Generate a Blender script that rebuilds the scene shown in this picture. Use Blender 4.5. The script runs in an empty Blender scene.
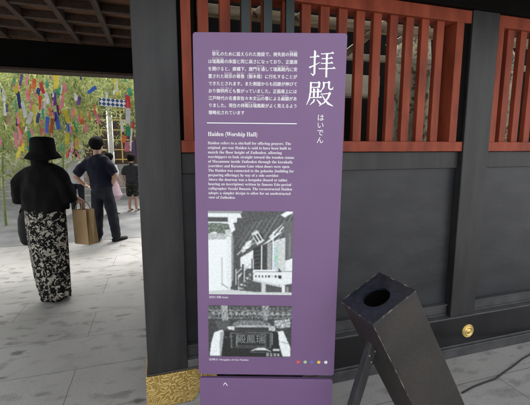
import bpy, bmesh, math, random
from mathutils import Vector, Matrix, noise
random.seed(7)
SC = bpy.context.scene
COL = SC.collection
rad = math.radians

# ------------------------------------------------------------------ camera
cam = bpy.data.cameras.new('camera')
camo = bpy.data.objects.new('camera', cam); COL.objects.link(camo)
FPX, W_, H_ = 355.0, 530.0, 405.0
cam.sensor_fit = 'HORIZONTAL'; cam.sensor_width = 36.0
cam.lens = 36.0 * FPX / W_
cam.shift_y = -(202.5 - 197.5) / W_
cam.clip_start = 0.05; cam.clip_end = 600
EYE = 1.55; PITCH = 8.096; YAW = 17.0
camo.location = (0, 0, EYE)
camo.rotation_euler = (rad(90 - PITCH), 0, rad(-YAW))
SC.camera = camo

# ------------------------------------------------------------------ light
SUN_EL, SUN_AZ = 60.0, 12.0       # azimuth of the sun seen from above, clockwise from +Y
world = bpy.data.worlds.new('World'); SC.world = world; world.use_nodes = True
wn = world.node_tree; wb = wn.nodes['Background']
sky = wn.nodes.new('ShaderNodeTexSky'); sky.sky_type = 'NISHITA'; sky.sun_disc = False
sky.sun_elevation = rad(SUN_EL); sky.sun_rotation = rad(SUN_AZ)
sky.dust_density = 4.0; sky.air_density = 1.0; sky.ozone_density = 0.6
hs = wn.nodes.new('ShaderNodeHueSaturation'); hs.inputs['Saturation'].default_value = 0.16
wn.links.new(sky.outputs[0], hs.inputs['Color']); wn.links.new(hs.outputs[0], wb.inputs['Color'])
wb.inputs['Strength'].default_value = 0.15
sl = bpy.data.lights.new('sun', 'SUN'); sl.energy = 0.5; sl.angle = rad(14); sl.color = (1, 0.96, 0.9)
slo = bpy.data.objects.new('sun', sl); COL.objects.link(slo); slo.location = (0, -5, 12)
az = rad(SUN_AZ); el = rad(SUN_EL)
tosun = Vector((math.sin(az) * math.cos(el), math.cos(az) * math.cos(el), math.sin(el)))
slo.rotation_euler = tosun.to_track_quat('Z', 'Y').to_euler()
SC.view_settings.view_transform = 'Standard'; SC.view_settings.look = 'None'
SC.view_settings.exposure = 1.80; SC.view_settings.gamma = 1
SC.view_settings.use_curve_mapping = False

# ------------------------------------------------------------------ materials
def mat(name, c1, c2=None, rough=0.6, scale=6, bump=0.0, bscale=40, metal=0.0, spec=0.5, stretch=None,
        lo=0.35, hi=0.65, detail=6, trans=0.0, coord='Object'):
    m = bpy.data.materials.new(name); m.use_nodes = True
    nt = m.node_tree; b = nt.nodes['Principled BSDF']
    b.inputs['Roughness'].default_value = rough; b.inputs['Metallic'].default_value = metal
    b.inputs['Specular IOR Level'].default_value = spec
    tc = nt.nodes.new('ShaderNodeTexCoord'); mp = nt.nodes.new('ShaderNodeMapping')
    nt.links.new(tc.outputs[coord], mp.inputs[0])
    if stretch: mp.inputs['Scale'].default_value = stretch
    c2 = c2 or tuple(x * 0.8 for x in c1)
    n = nt.nodes.new('ShaderNodeTexNoise'); n.inputs['Scale'].default_value = scale; n.inputs['Detail'].default_value = detail
    nt.links.new(mp.outputs[0], n.inputs[0])
    r = nt.nodes.new('ShaderNodeValToRGB'); r.color_ramp.elements[0].position = lo; r.color_ramp.elements[1].position = hi
    r.color_ramp.elements[0].color = (*c2, 1); r.color_ramp.elements[1].color = (*c1, 1)
    nt.links.new(n.outputs[0], r.inputs[0]); nt.links.new(r.outputs[0], b.inputs['Base Color'])
    if bump:
        n2 = nt.nodes.new('ShaderNodeTexNoise'); n2.inputs['Scale'].default_value = bscale; n2.inputs['Detail'].default_value = 5
        nt.links.new(mp.outputs[0], n2.inputs[0])
        bp = nt.nodes.new('ShaderNodeBump'); bp.inputs['Strength'].default_value = bump; bp.inputs['Distance'].default_value = 0.01
        nt.links.new(n2.outputs[0], bp.inputs['Height']); nt.links.new(bp.outputs[0], b.inputs['Normal'])
    if trans:
        tr = nt.nodes.new('ShaderNodeBsdfTranslucent'); mx = nt.nodes.new('ShaderNodeMixShader')
        nt.links.new(r.outputs[0], tr.inputs[0]); mx.inputs[0].default_value = trans
        nt.links.new(b.outputs[0], mx.inputs[1]); nt.links.new(tr.outputs[0], mx.inputs[2])
        nt.links.new(mx.outputs[0], nt.nodes['Material Output'].inputs[0])
    return m

def N(nt, t, **kw):
    n = nt.nodes.new(t)
    for k, v in kw.items():
        if k in n.inputs: n.inputs[k].default_value = v
        else: setattr(n, k, v)
    return n
def ramp(nt, stops, interp='LINEAR'):
    r = nt.nodes.new('ShaderNodeValToRGB'); e = r.color_ramp.elements; r.color_ramp.interpolation = interp
    while len(e) < len(stops): e.new(0.5)
    for i, (p, c) in enumerate(stops):
        e[i].position = p; e[i].color = (c, c, c, 1) if not hasattr(c, '__len__') else (*c, 1)
    return r

M = {}
M['post'] = mat('dark_post_paint', (0.027, 0.027, 0.027), (0.015, 0.015, 0.016), 0.46, 5, 0.15, 60, stretch=(3, 3, 0.5), lo=0.38, hi=0.64, detail=10)
M['panel'] = mat('dark_panel_paint', (0.027, 0.028, 0.032), (0.016, 0.017, 0.020), 0.40, 5, 0.10, 22, stretch=(0.7, 1, 1.6), lo=0.40, hi=0.62, detail=12)
M['gloss'] = mat('black_lacquer', (0.012, 0.012, 0.013), (0.006, 0.006, 0.007), 0.22, 4, 0.1, 25, spec=0.5)
M['rail'] = mat('worn_grey_rail', (0.075, 0.074, 0.077), (0.045, 0.045, 0.048), 0.38, 9, 0.1, 60)
M['red'] = mat('vermilion_paint', (0.31, 0.063, 0.028), (0.18, 0.032, 0.014), 0.55, 5, 0.1, 70, stretch=(2, 2, 0.6), spec=0.3)
M['green'] = mat('dark_green_paint', (0.012, 0.022, 0.022), (0.008, 0.016, 0.016), 0.4, 5)
M['ceil'] = mat('ceiling_wood', (0.17, 0.088, 0.050), (0.08, 0.04, 0.022), 0.8, 8, 0.2, 60, spec=0.15, stretch=(0.4, 4, 4))
M['rib'] = mat('ceiling_rib_wood', (0.06, 0.034, 0.021), (0.03, 0.017, 0.011), 0.8, 8, 0.2, 60, stretch=(4, 0.4, 4))
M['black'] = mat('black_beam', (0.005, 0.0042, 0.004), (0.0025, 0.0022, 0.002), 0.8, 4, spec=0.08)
M['bare'] = mat('bare_wood', (0.50, 0.40, 0.25), (0.22, 0.16, 0.09), 0.7, 8, 0.2, 40, stretch=(0.5, 3, 3))
M['cream'] = mat('cream_board', (0.45, 0.42, 0.34), (0.33, 0.3, 0.24), 0.7, 6)
M['purple'] = mat('purple_sign_paint', (0.180, 0.102, 0.220), (0.171, 0.095, 0.209), 0.42, 5)
M['white'] = mat('white_print', (0.92, 0.92, 0.93), (0.88, 0.88, 0.9), 0.5, 20)
M['edge'] = mat('pale_board_edge', (0.55, 0.52, 0.56), None, 0.4, 10)
M['black_metal'] = mat('black_metal', (0.015, 0.015, 0.016), None, 0.4, 10)
M['kraft'] = mat('kraft_paper', (0.46, 0.31, 0.155), (0.38, 0.25, 0.12), 0.8, 7, 0.15, 25)
M['twine'] = mat('tan_twine', (0.42, 0.30, 0.15), None, 0.8, 60)
M['skin'] = mat('skin', (0.48, 0.29, 0.20), (0.42, 0.24, 0.165), 0.5, 14)
M['hair'] = mat('black_hair', (0.006, 0.005, 0.005), (0.003, 0.003, 0.003), 0.75, 30, 0.4, 120, stretch=(3, 3, 0.6), spec=0.1)
M['blackcloth'] = mat('black_cloth', (0.008, 0.0075, 0.008), (0.0045, 0.0042, 0.005), 0.9, 8, 0.3, 20, spec=0.15)
M['navycloth'] = mat('navy_cloth', (0.009, 0.011, 0.024), (0.005, 0.006, 0.013), 0.85, 5, 0.4, 14, spec=0.2)
M['jeans'] = mat('charcoal_trousers', (0.020, 0.022, 0.030), (0.010, 0.011, 0.015), 0.85, 6, 0.4, 16, spec=0.2)
M['greytee'] = mat('charcoal_tee', (0.035, 0.037, 0.042), (0.022, 0.023, 0.027), 0.85, 6, 0.3, 20, spec=0.2)
M['leather'] = mat('black_leather', (0.006, 0.006, 0.006), None, 0.6, 10, 0.1, 60, spec=0.25)
M['whitecloth'] = mat('white_cloth', (0.62, 0.62, 0.65), (0.5, 0.5, 0.54), 0.85, 6, 0.2, 18)
M['pinkcloth'] = mat('pale_pink_cloth', (0.66, 0.50, 0.55), (0.56, 0.38, 0.45), 0.85, 6, 0.2, 18)
M['leaf'] = mat('bamboo_leaf', (0.64, 0.66, 0.30), (0.14, 0.21, 0.05), 0.5, 5, trans=0.45, lo=0.35, hi=0.62)
M['culm'] = mat('bamboo_culm', (0.24, 0.30, 0.09), (0.15, 0.2, 0.06), 0.4, 6)
M['treeleaf'] = mat('evergreen_leaf', (0.10, 0.14, 0.045), (0.04, 0.065, 0.02), 0.6, 1.2, trans=0.3)
M['bark'] = mat('bark', (0.12, 0.09, 0.06), (0.06, 0.045, 0.03), 0.9, 9, 0.6, 30, stretch=(3, 3, 0.6))
M['step'] = mat('step_stone', (0.34, 0.33, 0.31), (0.24, 0.235, 0.22), 0.8, 7, 0.2, 60)
M['plaster'] = mat('white_plaster', (0.62, 0.60, 0.55), (0.52, 0.5, 0.46), 0.8, 3)
M['hallwood'] = mat('brown_hall_wood', (0.085, 0.045, 0.028), (0.04, 0.022, 0.015), 0.5, 5, 0.1, 40, stretch=(3, 3, 0.6))
M['tile'] = mat('roof_tile', (0.10, 0.105, 0.11), (0.06, 0.062, 0.066), 0.6, 12)
M['cord'] = mat('black_cord', (0.012, 0.012, 0.012), None, 0.5, 20)
M['boltm'] = mat('worn_bolt', (0.35, 0.34, 0.33), None, 0.4, 20, metal=0.6)

def gold_mat():
    m = bpy.data.materials.new('gold_metal'); m.use_nodes = True; nt = m.node_tree; b = nt.nodes['Principled BSDF']
    b.inputs['Metallic'].default_value = 0.6; b.inputs['Roughness'].default_value = 0.42
    tc = N(nt, 'ShaderNodeTexCoord'); v = N(nt, 'ShaderNodeTexNoise', Scale=15.0, Detail=1.0)
    nt.links.new(tc.outputs['Object'], v.inputs['Vector'])
    w = N(nt, 'ShaderNodeMath', operation='MULTIPLY'); w.inputs[1].default_value = 75
    nt.links.new(v.outputs[0], w.inputs[0])
    s = N(nt, 'ShaderNodeMath', operation='SINE'); nt.links.new(w.outputs[0], s.inputs[0])
    r = ramp(nt, [(0.1, (0.55, 0.36, 0.10)), (0.6, (0.90, 0.68, 0.26))]); nt.links.new(s.outputs[0], r.inputs[0])
    bp = N(nt, 'ShaderNodeBump', Strength=0.35, Distance=0.003)
    nt.links.new(s.outputs[0], bp.inputs['Height']); nt.links.new(bp.outputs[0], b.inputs['Normal'])
    nt.links.new(r.outputs[0], b.inputs['Base Color']); return m
M['gold_pattern'] = gold_mat()
M['gold'] = mat('gold_boss_metal', (0.95, 0.72, 0.28), (0.80, 0.56, 0.18), 0.33, 14, metal=0.7)

def paving_mat():
    m = bpy.data.materials.new('stone_paving'); m.use_nodes = True; nt = m.node_tree; b = nt.nodes['Principled BSDF']
    tc = N(nt, 'ShaderNodeTexCoord'); mp = N(nt, 'ShaderNodeMapping')
    nt.links.new(tc.outputs['Object'], mp.inputs[0])
    mp.inputs['Location'].default_value = (0.60 + 1.38 * 10, -2.595 + 0.46 * 60, 0)
    br = N(nt, 'ShaderNodeTexBrick', Scale=1.0); br.offset = 0.5; br.offset_frequency = 2
    br.inputs['Brick Width'].default_value = 1.38; br.inputs['Row Height'].default_value = 0.46
    br.inputs['Mortar Size'].default_value = 0.0025; br.inputs['Mortar Smooth'].default_value = 0.3
    br.inputs['Color1'].default_value = (1.0, 1.0, 1.0, 1); br.inputs['Color2'].default_value = (0.94, 0.94, 0.935, 1)
    br.inputs['Mortar'].default_value = (0.3, 0.29, 0.27, 1)
    nt.links.new(mp.outputs[0], br.inputs['Vector'])
    n1 = N(nt, 'ShaderNodeTexNoise', Scale=1.3, Detail=7.0, Roughness=0.6); nt.links.new(tc.outputs['Object'], n1.inputs[0])
    c1 = ramp(nt, [(0.3, (0.345, 0.335, 0.315)), (0.7, (0.47, 0.46, 0.44))]); nt.links.new(n1.outputs[0], c1.inputs[0])
    m1 = N(nt, 'ShaderNodeMixRGB', blend_type='MULTIPLY'); m1.inputs[0].default_value = 1
    nt.links.new(c1.outputs[0], m1.inputs[1]); nt.links.new(br.outputs['Color'], m1.inputs[2])
    # scuffs and damp foot marks, strongest between Y 2 and 4
    mp2 = N(nt, 'ShaderNodeMapping'); mp2.inputs['Scale'].default_value = (1.0, 1.9, 1); mp2.inputs['Rotation'].default_value = (0, 0, 0.5)
    nt.links.new(tc.outputs['Object'], mp2.inputs[0])
    n2 = N(nt, 'ShaderNodeTexNoise', Scale=5.5, Detail=3.0, Roughness=0.5); nt.links.new(mp2.outputs[0], n2.inputs[0])
    c2 = ramp(nt, [(0.54, 1.0), (0.68, 0.56)]); nt.links.new(n2.outputs[0], c2.inputs[0])
    n3 = N(nt, 'ShaderNodeTexNoise', Scale=0.8, Detail=2.0); nt.links.new(tc.outputs['Object'], n3.inputs[0])
    c3 = ramp(nt, [(0.40, 0.35), (0.58, 1.0)]); nt.links.new(n3.outputs[0], c3.inputs[0])
    m2 = N(nt, 'ShaderNodeMixRGB', blend_type='MULTIPLY')
    nt.links.new(c3.outputs[0], m2.inputs[0]); nt.links.new(m1.outputs[0], m2.inputs[1]); nt.links.new(c2.outputs[0], m2.inputs[2])
    mpv = N(nt, 'ShaderNodeMapping'); mpv.inputs['Scale'].default_value = (1.0, 2.3, 1); mpv.inputs['Rotation'].default_value = (0, 0, 0.9)
    nt.links.new(tc.outputs['Object'], mpv.inputs[0])
    nd = N(nt, 'ShaderNodeTexNoise', Scale=9.0, Detail=2.0); nt.links.new(tc.outputs['Object'], nd.inputs[0])
    va = N(nt, 'ShaderNodeMixRGB', blend_type='ADD'); va.inputs[0].default_value = 0.16; nt.links.new(mpv.outputs[0], va.inputs[1]); nt.links.new(nd.outputs['Color'], va.inputs[2])
    vo = N(nt, 'ShaderNodeTexVoronoi', Scale=3.1); nt.links.new(va.outputs[0], vo.inputs['Vector'])
    vr = ramp(nt, [(0.12, 0.34), (0.22, 1.0)]); nt.links.new(vo.outputs['Distance'], vr.inputs[0])
    m5 = N(nt, 'ShaderNodeMixRGB', blend_type='MULTIPLY'); nt.links.new(c3.outputs[0], m5.inputs[0]); nt.links.new(m2.outputs[0], m5.inputs[1]); nt.links.new(vr.outputs[0], m5.inputs[2]); m2 = m5
    n4 = N(nt, 'ShaderNodeTexNoise', Scale=140.0, Detail=3.0); nt.links.new(tc.outputs['Object'], n4.inputs[0])
    c4 = ramp(nt, [(0.3, 0.70), (0.7, 1.12)]); nt.links.new(n4.outputs[0], c4.inputs[0])
    m3 = N(nt, 'ShaderNodeMixRGB', blend_type='MULTIPLY'); m3.inputs[0].default_value = 1
    nt.links.new(m2.outputs[0], m3.inputs[1]); nt.links.new(c4.outputs[0], m3.inputs[2])
    nt.links.new(m3.outputs[0], b.inputs['Base Color'])
    rr = ramp(nt, [(0.3, 0.42), (0.7, 0.62)]); nt.links.new(n1.outputs[0], rr.inputs[0]); nt.links.new(rr.outputs[0], b.inputs['Roughness'])
    ad = N(nt, 'ShaderNodeMath', operation='MULTIPLY_ADD'); ad.inputs[1].default_value = 0.25
    nt.links.new(n4.outputs[0], ad.inputs[0]); inv = N(nt, 'ShaderNodeMath', operation='SUBTRACT'); inv.inputs[0].default_value = 1.0
    nt.links.new(br.outputs['Fac'], inv.inputs[1]); nt.links.new(inv.outputs[0], ad.inputs[2])
    bp = N(nt, 'ShaderNodeBump', Strength=0.35, Distance=0.006); nt.links.new(ad.outputs[0], bp.inputs['Height'])
    nt.links.new(bp.outputs[0], b.inputs['Normal'])
    return m
M['paving'] = paving_mat()

def pattern_mat(name, dark, light, scale, lo, hi, mid=None):
    m = bpy.data.materials.new(name); m.use_nodes = True; nt = m.node_tree; b = nt.nodes['Principled BSDF']
    b.inputs['Roughness'].default_value = 0.85; b.inputs['Specular IOR Level'].default_value = 0.2
    tc = N(nt, 'ShaderNodeTexCoord')
    dn = N(nt, 'ShaderNodeTexNoise', Scale=scale * 0.6, Detail=2.0); nt.links.new(tc.outputs['Object'], dn.inputs[0])
    mx = N(nt, 'ShaderNodeMixRGB', blend_type='ADD'); mx.inputs[0].default_value = 0.10
    nt.links.new(tc.outputs['Object'], mx.inputs[1]); nt.links.new(dn.outputs['Color'], mx.inputs[2])
    v = N(nt, 'ShaderNodeTexNoise', Scale=scale, Detail=1.2, Roughness=0.6, Distortion=1.4); nt.links.new(mx.outputs[0], v.inputs['Vector'])
    st = [(lo, dark), (hi, light)] if mid is None else [(lo - 0.06, dark), (lo, mid), (hi, light)]
    r = ramp(nt, st, 'CONSTANT' if mid is not None else 'LINEAR'); nt.links.new(v.outputs[0], r.inputs[0]); nt.links.new(r.outputs[0], b.inputs['Base Color'])
    return m
M['floral'] = pattern_mat('floral_cloth', (0.006, 0.006, 0.006), (0.40, 0.37, 0.31), 24, 0.53, 0.565)
M['camo'] = pattern_mat('camouflage_cloth', (0.012, 0.013, 0.012), (0.09, 0.10, 0.07), 22, 0.5, 0.6, (0.03, 0.034, 0.026))

def trunk_mat():
    m = mat('pale_peeling_bark', (0.40, 0.35, 0.24), (0.16, 0.14, 0.09), 0.9, 5.0, 0.6, 18, stretch=(1, 1, 0.5)); nt = m.node_tree
    b = nt.nodes['Principled BSDF']; src = b.inputs['Base Color'].links[0].from_socket
    tc = N(nt, 'ShaderNodeTexCoord'); n = N(nt, 'ShaderNodeTexNoise', Scale=11.0, Detail=5.0, Roughness=0.75)
    nt.links.new(tc.outputs['Object'], n.inputs[0]); r = ramp(nt, [(0.40, 0.10), (0.52, 1.0)]); nt.links.new(n.outputs[0], r.inputs[0])
    mx = N(nt, 'ShaderNodeMixRGB', blend_type='MULTIPLY'); mx.inputs[0].default_value = 1
    nt.links.new(src, mx.inputs[1]); nt.links.new(r.outputs[0], mx.inputs[2]); nt.links.new(mx.outputs[0], b.inputs['Base Color'])
    return m
M['paletrunk'] = trunk_mat()
def worn_box_mat():
    m = mat('worn_black_box', (0.026, 0.0215, 0.018), (0.014, 0.012, 0.0105), 0.5, 6, 0.25, 50); return m
M['bin'] = worn_box_mat()
M['bintop'] = mat('worn_blueblack_top', (0.016, 0.021, 0.030), (0.009, 0.012, 0.018), 0.42, 30, 0.25, 60, lo=0.4, hi=0.62)
M['worn_edge'] = mat('bare_worn_edge', (0.30, 0.24, 0.17), (0.025, 0.023, 0.022), 0.6, 28, lo=0.48, hi=0.70)
M['strut'] = mat('dark_strut', (0.030, 0.030, 0.031), (0.014, 0.014, 0.015), 0.55, 12, 0.2, 60, stretch=(3, 3, 0.5))
PAPER = {'red': (0.62, 0.05, 0.05), 'pink': (0.72, 0.25, 0.33), 'yellow': (0.72, 0.62, 0.06), 'green': (0.05, 0.34, 0.17),
         'blue': (0.04, 0.12, 0.52), 'navy': (0.03, 0.05, 0.20), 'purple': (0.13, 0.06, 0.28), 'white': (0.74, 0.74, 0.76), 'orange': (0.68, 0.2, 0.06)}
for k, c in PAPER.items():
    M['paper_' + k] = mat(k + '_paper', c, tuple(x * 0.88 for x in c), 0.7, 8, trans=0.25)

# ------------------------------------------------------------------ mesh helpers
def obj(name, bm, m, parent=None, bevel=0.0, smooth=False):
    me = bpy.data.meshes.new(name)
    if isinstance(bm, bmesh.types.BMesh):
        bmesh.ops.recalc_face_normals(bm, faces=bm.faces[:]); bm.to_mesh(me); bm.free()
    else: me = bm
    me.materials.clear()
    for x in (m if isinstance(m, (list, tuple)) else [m]): me.materials.append(x)
    if smooth:
        for p in me.polygons: p.use_smooth = True
    o = bpy.data.objects.new(name, me); COL.objects.link(o)
    if parent is not None: o.parent = parent
    if bevel:
        b = o.modifiers.new('bevel', 'BEVEL'); b.width = bevel; b.segments = 2; b.limit_method = 'ANGLE'; b.angle_limit = rad(40)
    return o
def tag(o, label=None, cat=None, group=None, kind=None):
    if label: o['label'] = label
    if cat: o['category'] = cat
    if group: o['group'] = group
    if kind: o['kind'] = kind
    return o
def empty(name, loc=(0, 0, 0), rz=0.0):
    o = bpy.data.objects.new(name, None); COL.objects.link(o); o.location = loc; o.rotation_euler = (0, 0, rz); o.empty_display_size = 0.1
    return o
def BM(): return bmesh.new()
def box(bm, x0, x1, y0, y1, z0, z1, Mx=None, mi=0):
    vs = [bm.verts.new((x, y, z)) for x in (x0, x1) for y in (y0, y1) for z in (z0, z1)]
    if Mx is not None:
        for v in vs: v.co = Mx @ v.co
    fs = [(0, 1, 3, 2), (4, 6, 7, 5), (0, 4, 5, 1), (2, 3, 7, 6), (0, 2, 6, 4), (1, 5, 7, 3)]
    for f in fs:
        fc = bm.faces.new([vs[i] for i in f]); fc.material_index = mi
    return vs
def prism(bm, pts, y0, y1, Mx=None, mi=0):      # outline in x,z pushed along y
    a = [bm.verts.new((x, y0, z)) for x, z in pts]; b = [bm.verts.new((x, y1, z)) for x, z in pts]
    if Mx is not None:
        for v in a + b: v.co = Mx @ v.co
    n = len(pts)
    bm.faces.new(a).material_index = mi; bm.faces.new(b[::-1]).material_index = mi
    for i in range(n): bm.faces.new((a[i], b[i], b[(i + 1) % n], a[(i + 1) % n])).material_index = mi
def loft(bm, pts, rr, side=(1, 0, 0), n=16, flat=False):
    pts = [Vector(p) for p in pts]; rings = []
    rr = [(r, r) if not hasattr(r, '__len__') else r for r in rr]
    side = Vector(side)
    # rounded ends
    P = []; 
    d0 = (pts[1] - pts[0]).normalized(); d1 = (pts[-1] - pts[-2]).normalized()
    for k in (() if flat else (1.0, 0.7)):
        e = min(rr[0]) ; s = math.sqrt(max(0.02, 1 - k * k)); P.append((pts[0] - d0 * e * k * 0.8, (rr[0][0] * s, rr[0][1] * s), d0))
    for i, p in enumerate(pts):
        d = d0 if i == 0 else d1 if i == len(pts) - 1 else (pts[i + 1] - pts[i - 1]).normalized()
        P.append((p, rr[i], d))
    for k in (() if flat else (0.7, 1.0)):
        e = min(rr[-1]); s = math.sqrt(max(0.02, 1 - k * k)); P.append((pts[-1] + d1 * e * k * 0.8, (rr[-1][0] * s, rr[-1][1] * s), d1))
    for p, (a, b), d in P:
        s = side - d * side.dot(d)
        if s.length < 1e-3: s = Vector((0, 1, 0)) - d * d.y
        s.normalize(); t = d.cross(s)
        rings.append([bm.verts.new(p + s * (a * math.cos(2 * math.pi * i / n)) + t * (b * math.sin(2 * math.pi * i / n))) for i in range(n)])
    for A, B in zip(rings, rings[1:]):
        for i in range(n): bm.faces.new((A[i], A[(i + 1) % n], B[(i + 1) % n], B[i]))
    bm.faces.new(rings[0][::-1]); bm.faces.new(rings[-1])
def tube(bm, pts, r, n=8): loft(bm, pts, [r] * len(pts) if not hasattr(r, '__len__') else r, n=n)
def remesh(bm, vox, smooth=6, name='body'):
    bmesh.ops.recalc_face_normals(bm, faces=bm.faces[:])
    me = bpy.data.meshes.new(name); bm.to_mesh(me); bm.free()
    o = bpy.data.objects.new(name, me); COL.objects.link(o)
    r = o.modifiers.new('r', 'REMESH'); r.mode = 'VOXEL'; r.voxel_size = vox
    s = o.modifiers.new('s', 'SMOOTH'); s.iterations = smooth; s.factor = 0.5
    dg = bpy.context.evaluated_depsgraph_get(); dg.update()
    m2 = bpy.data.meshes.new_from_object(o.evaluated_get(dg)); bpy.data.objects.remove(o, do_unlink=True)
    m2.name = name
    return m2
def wrinkle(me, amp, sc, zs=0.4, seed=0.0):
    ns = [v.normal.copy() for v in me.vertices]
    for v, n in zip(me.vertices, ns):
        k = noise.noise(Vector((v.co.x * sc + seed, v.co.y * sc, v.co.z * sc * zs)))
        k2 = noise.noise(Vector((v.co.x * sc * 0.45 + seed, v.co.y * sc * 0.45 + 5, v.co.z * sc * 1.1)))
        v.co += n * (amp * (k + 0.6 * k2))
def text_mesh(s, size, x, z, y, spacing=1.0, width=None, off=0.0, line=1.0, fit=False):
    cu = bpy.data.curves.new('t', 'FONT'); cu.body = s; cu.size = size; cu.space_character = spacing; cu.offset = off; cu.space_line = line
    cu.resolution_u = 2
    o = bpy.data.objects.new('t', cu); COL.objects.link(o)
    dg = bpy.context.evaluated_depsgraph_get(); dg.update()
    me = bpy.data.meshes.new_from_object(o.evaluated_get(dg)); bpy.data.objects.remove(o, do_unlink=True)
    if me.vertices:
        mx = max(v.co.x for v in me.vertices); mn = min(v.co.x for v in me.vertices)
        sx = (width / max(1e-6, mx)) if (width and (fit or mx > width)) else 1.0
        for v in me.vertices: v.co = (x + v.co.x * sx, y, z + v.co.y)
    return me
def join_meshes(ms):
    bm = BM()
    for me in ms: bm.from_mesh(me); bpy.data.meshes.remove(me)
    return bm
def serif(s):
    o = ''
    for ch in s:
        if 'A' <= ch <= 'Z': o += chr(0x1D400 + ord(ch) - 65)
        elif 'a' <= ch <= 'z': o += chr(0x1D41A + ord(ch) - 97)
        else: o += ch
    return o

# ================================================================== GROUND
gb = BM(); g = 120
vs = [gb.verts.new(p) for p in ((-g, -g, 0), (g, -g, 0), (g, g, 0), (-g, g, 0))]; gb.faces.new(vs)
tag(obj('ground', gb, M['paving']), kind='structure')

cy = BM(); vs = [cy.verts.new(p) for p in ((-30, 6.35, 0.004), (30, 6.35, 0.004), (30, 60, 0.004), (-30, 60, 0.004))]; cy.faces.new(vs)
M['yard_dimmed'] = mat('courtyard_stone_dimmed', (0.23, 0.232, 0.233), (0.15, 0.151, 0.15), 0.7, 2.5, 0.2, 60)  # same stone as the paving, colour darkened to hold down the courtyard daylight
tag(obj('courtyard_dimmed_paving', cy, M['yard_dimmed']), kind='structure')

# ================================================================== WALL / CORRIDOR BUILDING
hall = empty('shrine_corridor', (0, 1.96, 0))
tag(hall, 'shrine corridor wall with charcoal panels, vermilion lattice windows and dark posts behind the purple sign', 'shrine building')
OY = -1.96
def hpart(name, bm, m, parent=hall, bevel=0.0, **k):
    if parent is hall:
        for v in bm.verts: v.co.y += OY
    else:
        for v in bm.verts: v.co.y += OY
    return obj(name, bm, m, parent, bevel, **k)
# posts
def post(x0, x1, y0=1.95, y1=2.17, z1=2.75, z0=0.0, m='post'):
    b = BM(); box(b, x0, x1, y0, y1, z0, z1); return hpart('post', b, M[m], bevel=0.006)
p = post(-0.092, 0.130, 1.952); p['label'] = 'broad charcoal post at the open passage'
post(2.020, 2.246, 1.952)
post(4.10, 4.32, 1.952); post(-2.95, -2.73, 1.952)
# stone plinth and sill beams
def bay(x0, x1, n_slats, first, left_stile, right_stile):
    b = BM(); box(b, x0, x1, 1.985, 2.07, 0.306, 0.325); box(b, x0, x1, 1.992, 2.07, 0.325, 0.392); box(b, x0, x1, 1.980, 2.07, 0.392, 0.400)
    hpart('lower_rail', b, M['rail'], bevel=0.002)
    b = BM(); box(b, x0, x1, 2.012, 2.05, 0.402, 1.402); hpart('wall_panel', b, M['panel'])
    b = BM(); box(b, x0, x1 , 1.990, 2.07, 1.404, 1.518); hpart('upper_rail', b, M['post'], bevel=0.003)
    f = BM(); box(f, x0, x1, 1.962, 2.09, 1.5205, 1.585)
    box(f, x0, x1, 1.962, 2.09, 2.352, 2.43)
    fr = hpart('lattice_window', f, M['red'], bevel=0.003)
    s = BM(); box(s, left_stile[0], left_stile[1], 1.966, 2.085, 1.5845, 2.353); hpart('stile', s, M['red'], fr, bevel=0.002)
    s = BM(); box(s, right_stile[0], right_stile[1], 1.966, 2.085, 1.5845, 2.353); hpart('stile', s, M['red'], fr, bevel=0.002)
    for k in range(n_slats):
        x = first + 0.1175 * k
        s = BM(); box(s, x + 0.003, x + 0.060, 1.985, 2.020, 1.5845, 2.353); hpart('slat', s, M['red'], fr, bevel=0.002)
bay(0.132, 2.018, 14, 0.235, (0.150, 0.200), (1.905, 1.965))
b = BM(); box(b, 1.966, 2.0195, 1.975, 2.07, 1.5845, 2.353); hpart('dark_filler', b, M['black'])
b = BM(); box(b, 0.1305, 0.149, 1.985, 2.07, 1.5845, 2.353); hpart('dark_filler', b, M['black'])
bay(2.248, 4.098, 14, 2.365, (2.2485, 2.308), (4.03, 4.097))
# kick beam passes in front of the posts' feet
b = BM(); box(b, 0.345, 4.10, 1.925, 2.10, 0.0, 0.075); box(b, 0.345, 4.10, 1.938, 2.10, 0.0752, 0.090); hpart('plinth_rail', b, M['rail'], bevel=0.004)
kb = BM(); box(kb, 0.262, 4.1, 1.9455, 1.951, 0.0905, 0.3015)
kbo = hpart('kick_beam', kb, M['gloss'], bevel=0.003)
b = BM(); box(b, 0.262, 4.1, 1.941, 1.9835, 0.302, 0.312); hpart('kick_cap', b, M['rail'], bevel=0.003)
def boss(x, z):
    b = BM()
    prof = [(0, 0.020), (0.012, 0.019), (0.016, 0.016), (0.018, 0.010), (0.027, 0.009), (0.029, 0.013), (0.033, 0.013), (0.035, 0.007), (0.043, 0.006), (0.046, 0.009), (0.050, 0.007), (0.052, 0.0)]
    n = 28; rings = []
    for r, d in prof[1:]:
        rings.append([b.verts.new((x + r * math.cos(2 * math.pi * i / n), 1.9455 - d, z + r * math.sin(2 * math.pi * i / n))) for i in range(n)])
    b.faces.new(rings[0])
    for A, B in zip(rings, rings[1:]):
        for i in range(n): b.faces.new((A[i], A[(i + 1) % n], B[(i + 1) % n], B[i]))
    o = hpart('gold_boss', b, M['gold'], kbo, smooth=True); return o
boss(2.187, 0.184)
boss(4.0, 0.184)
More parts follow.
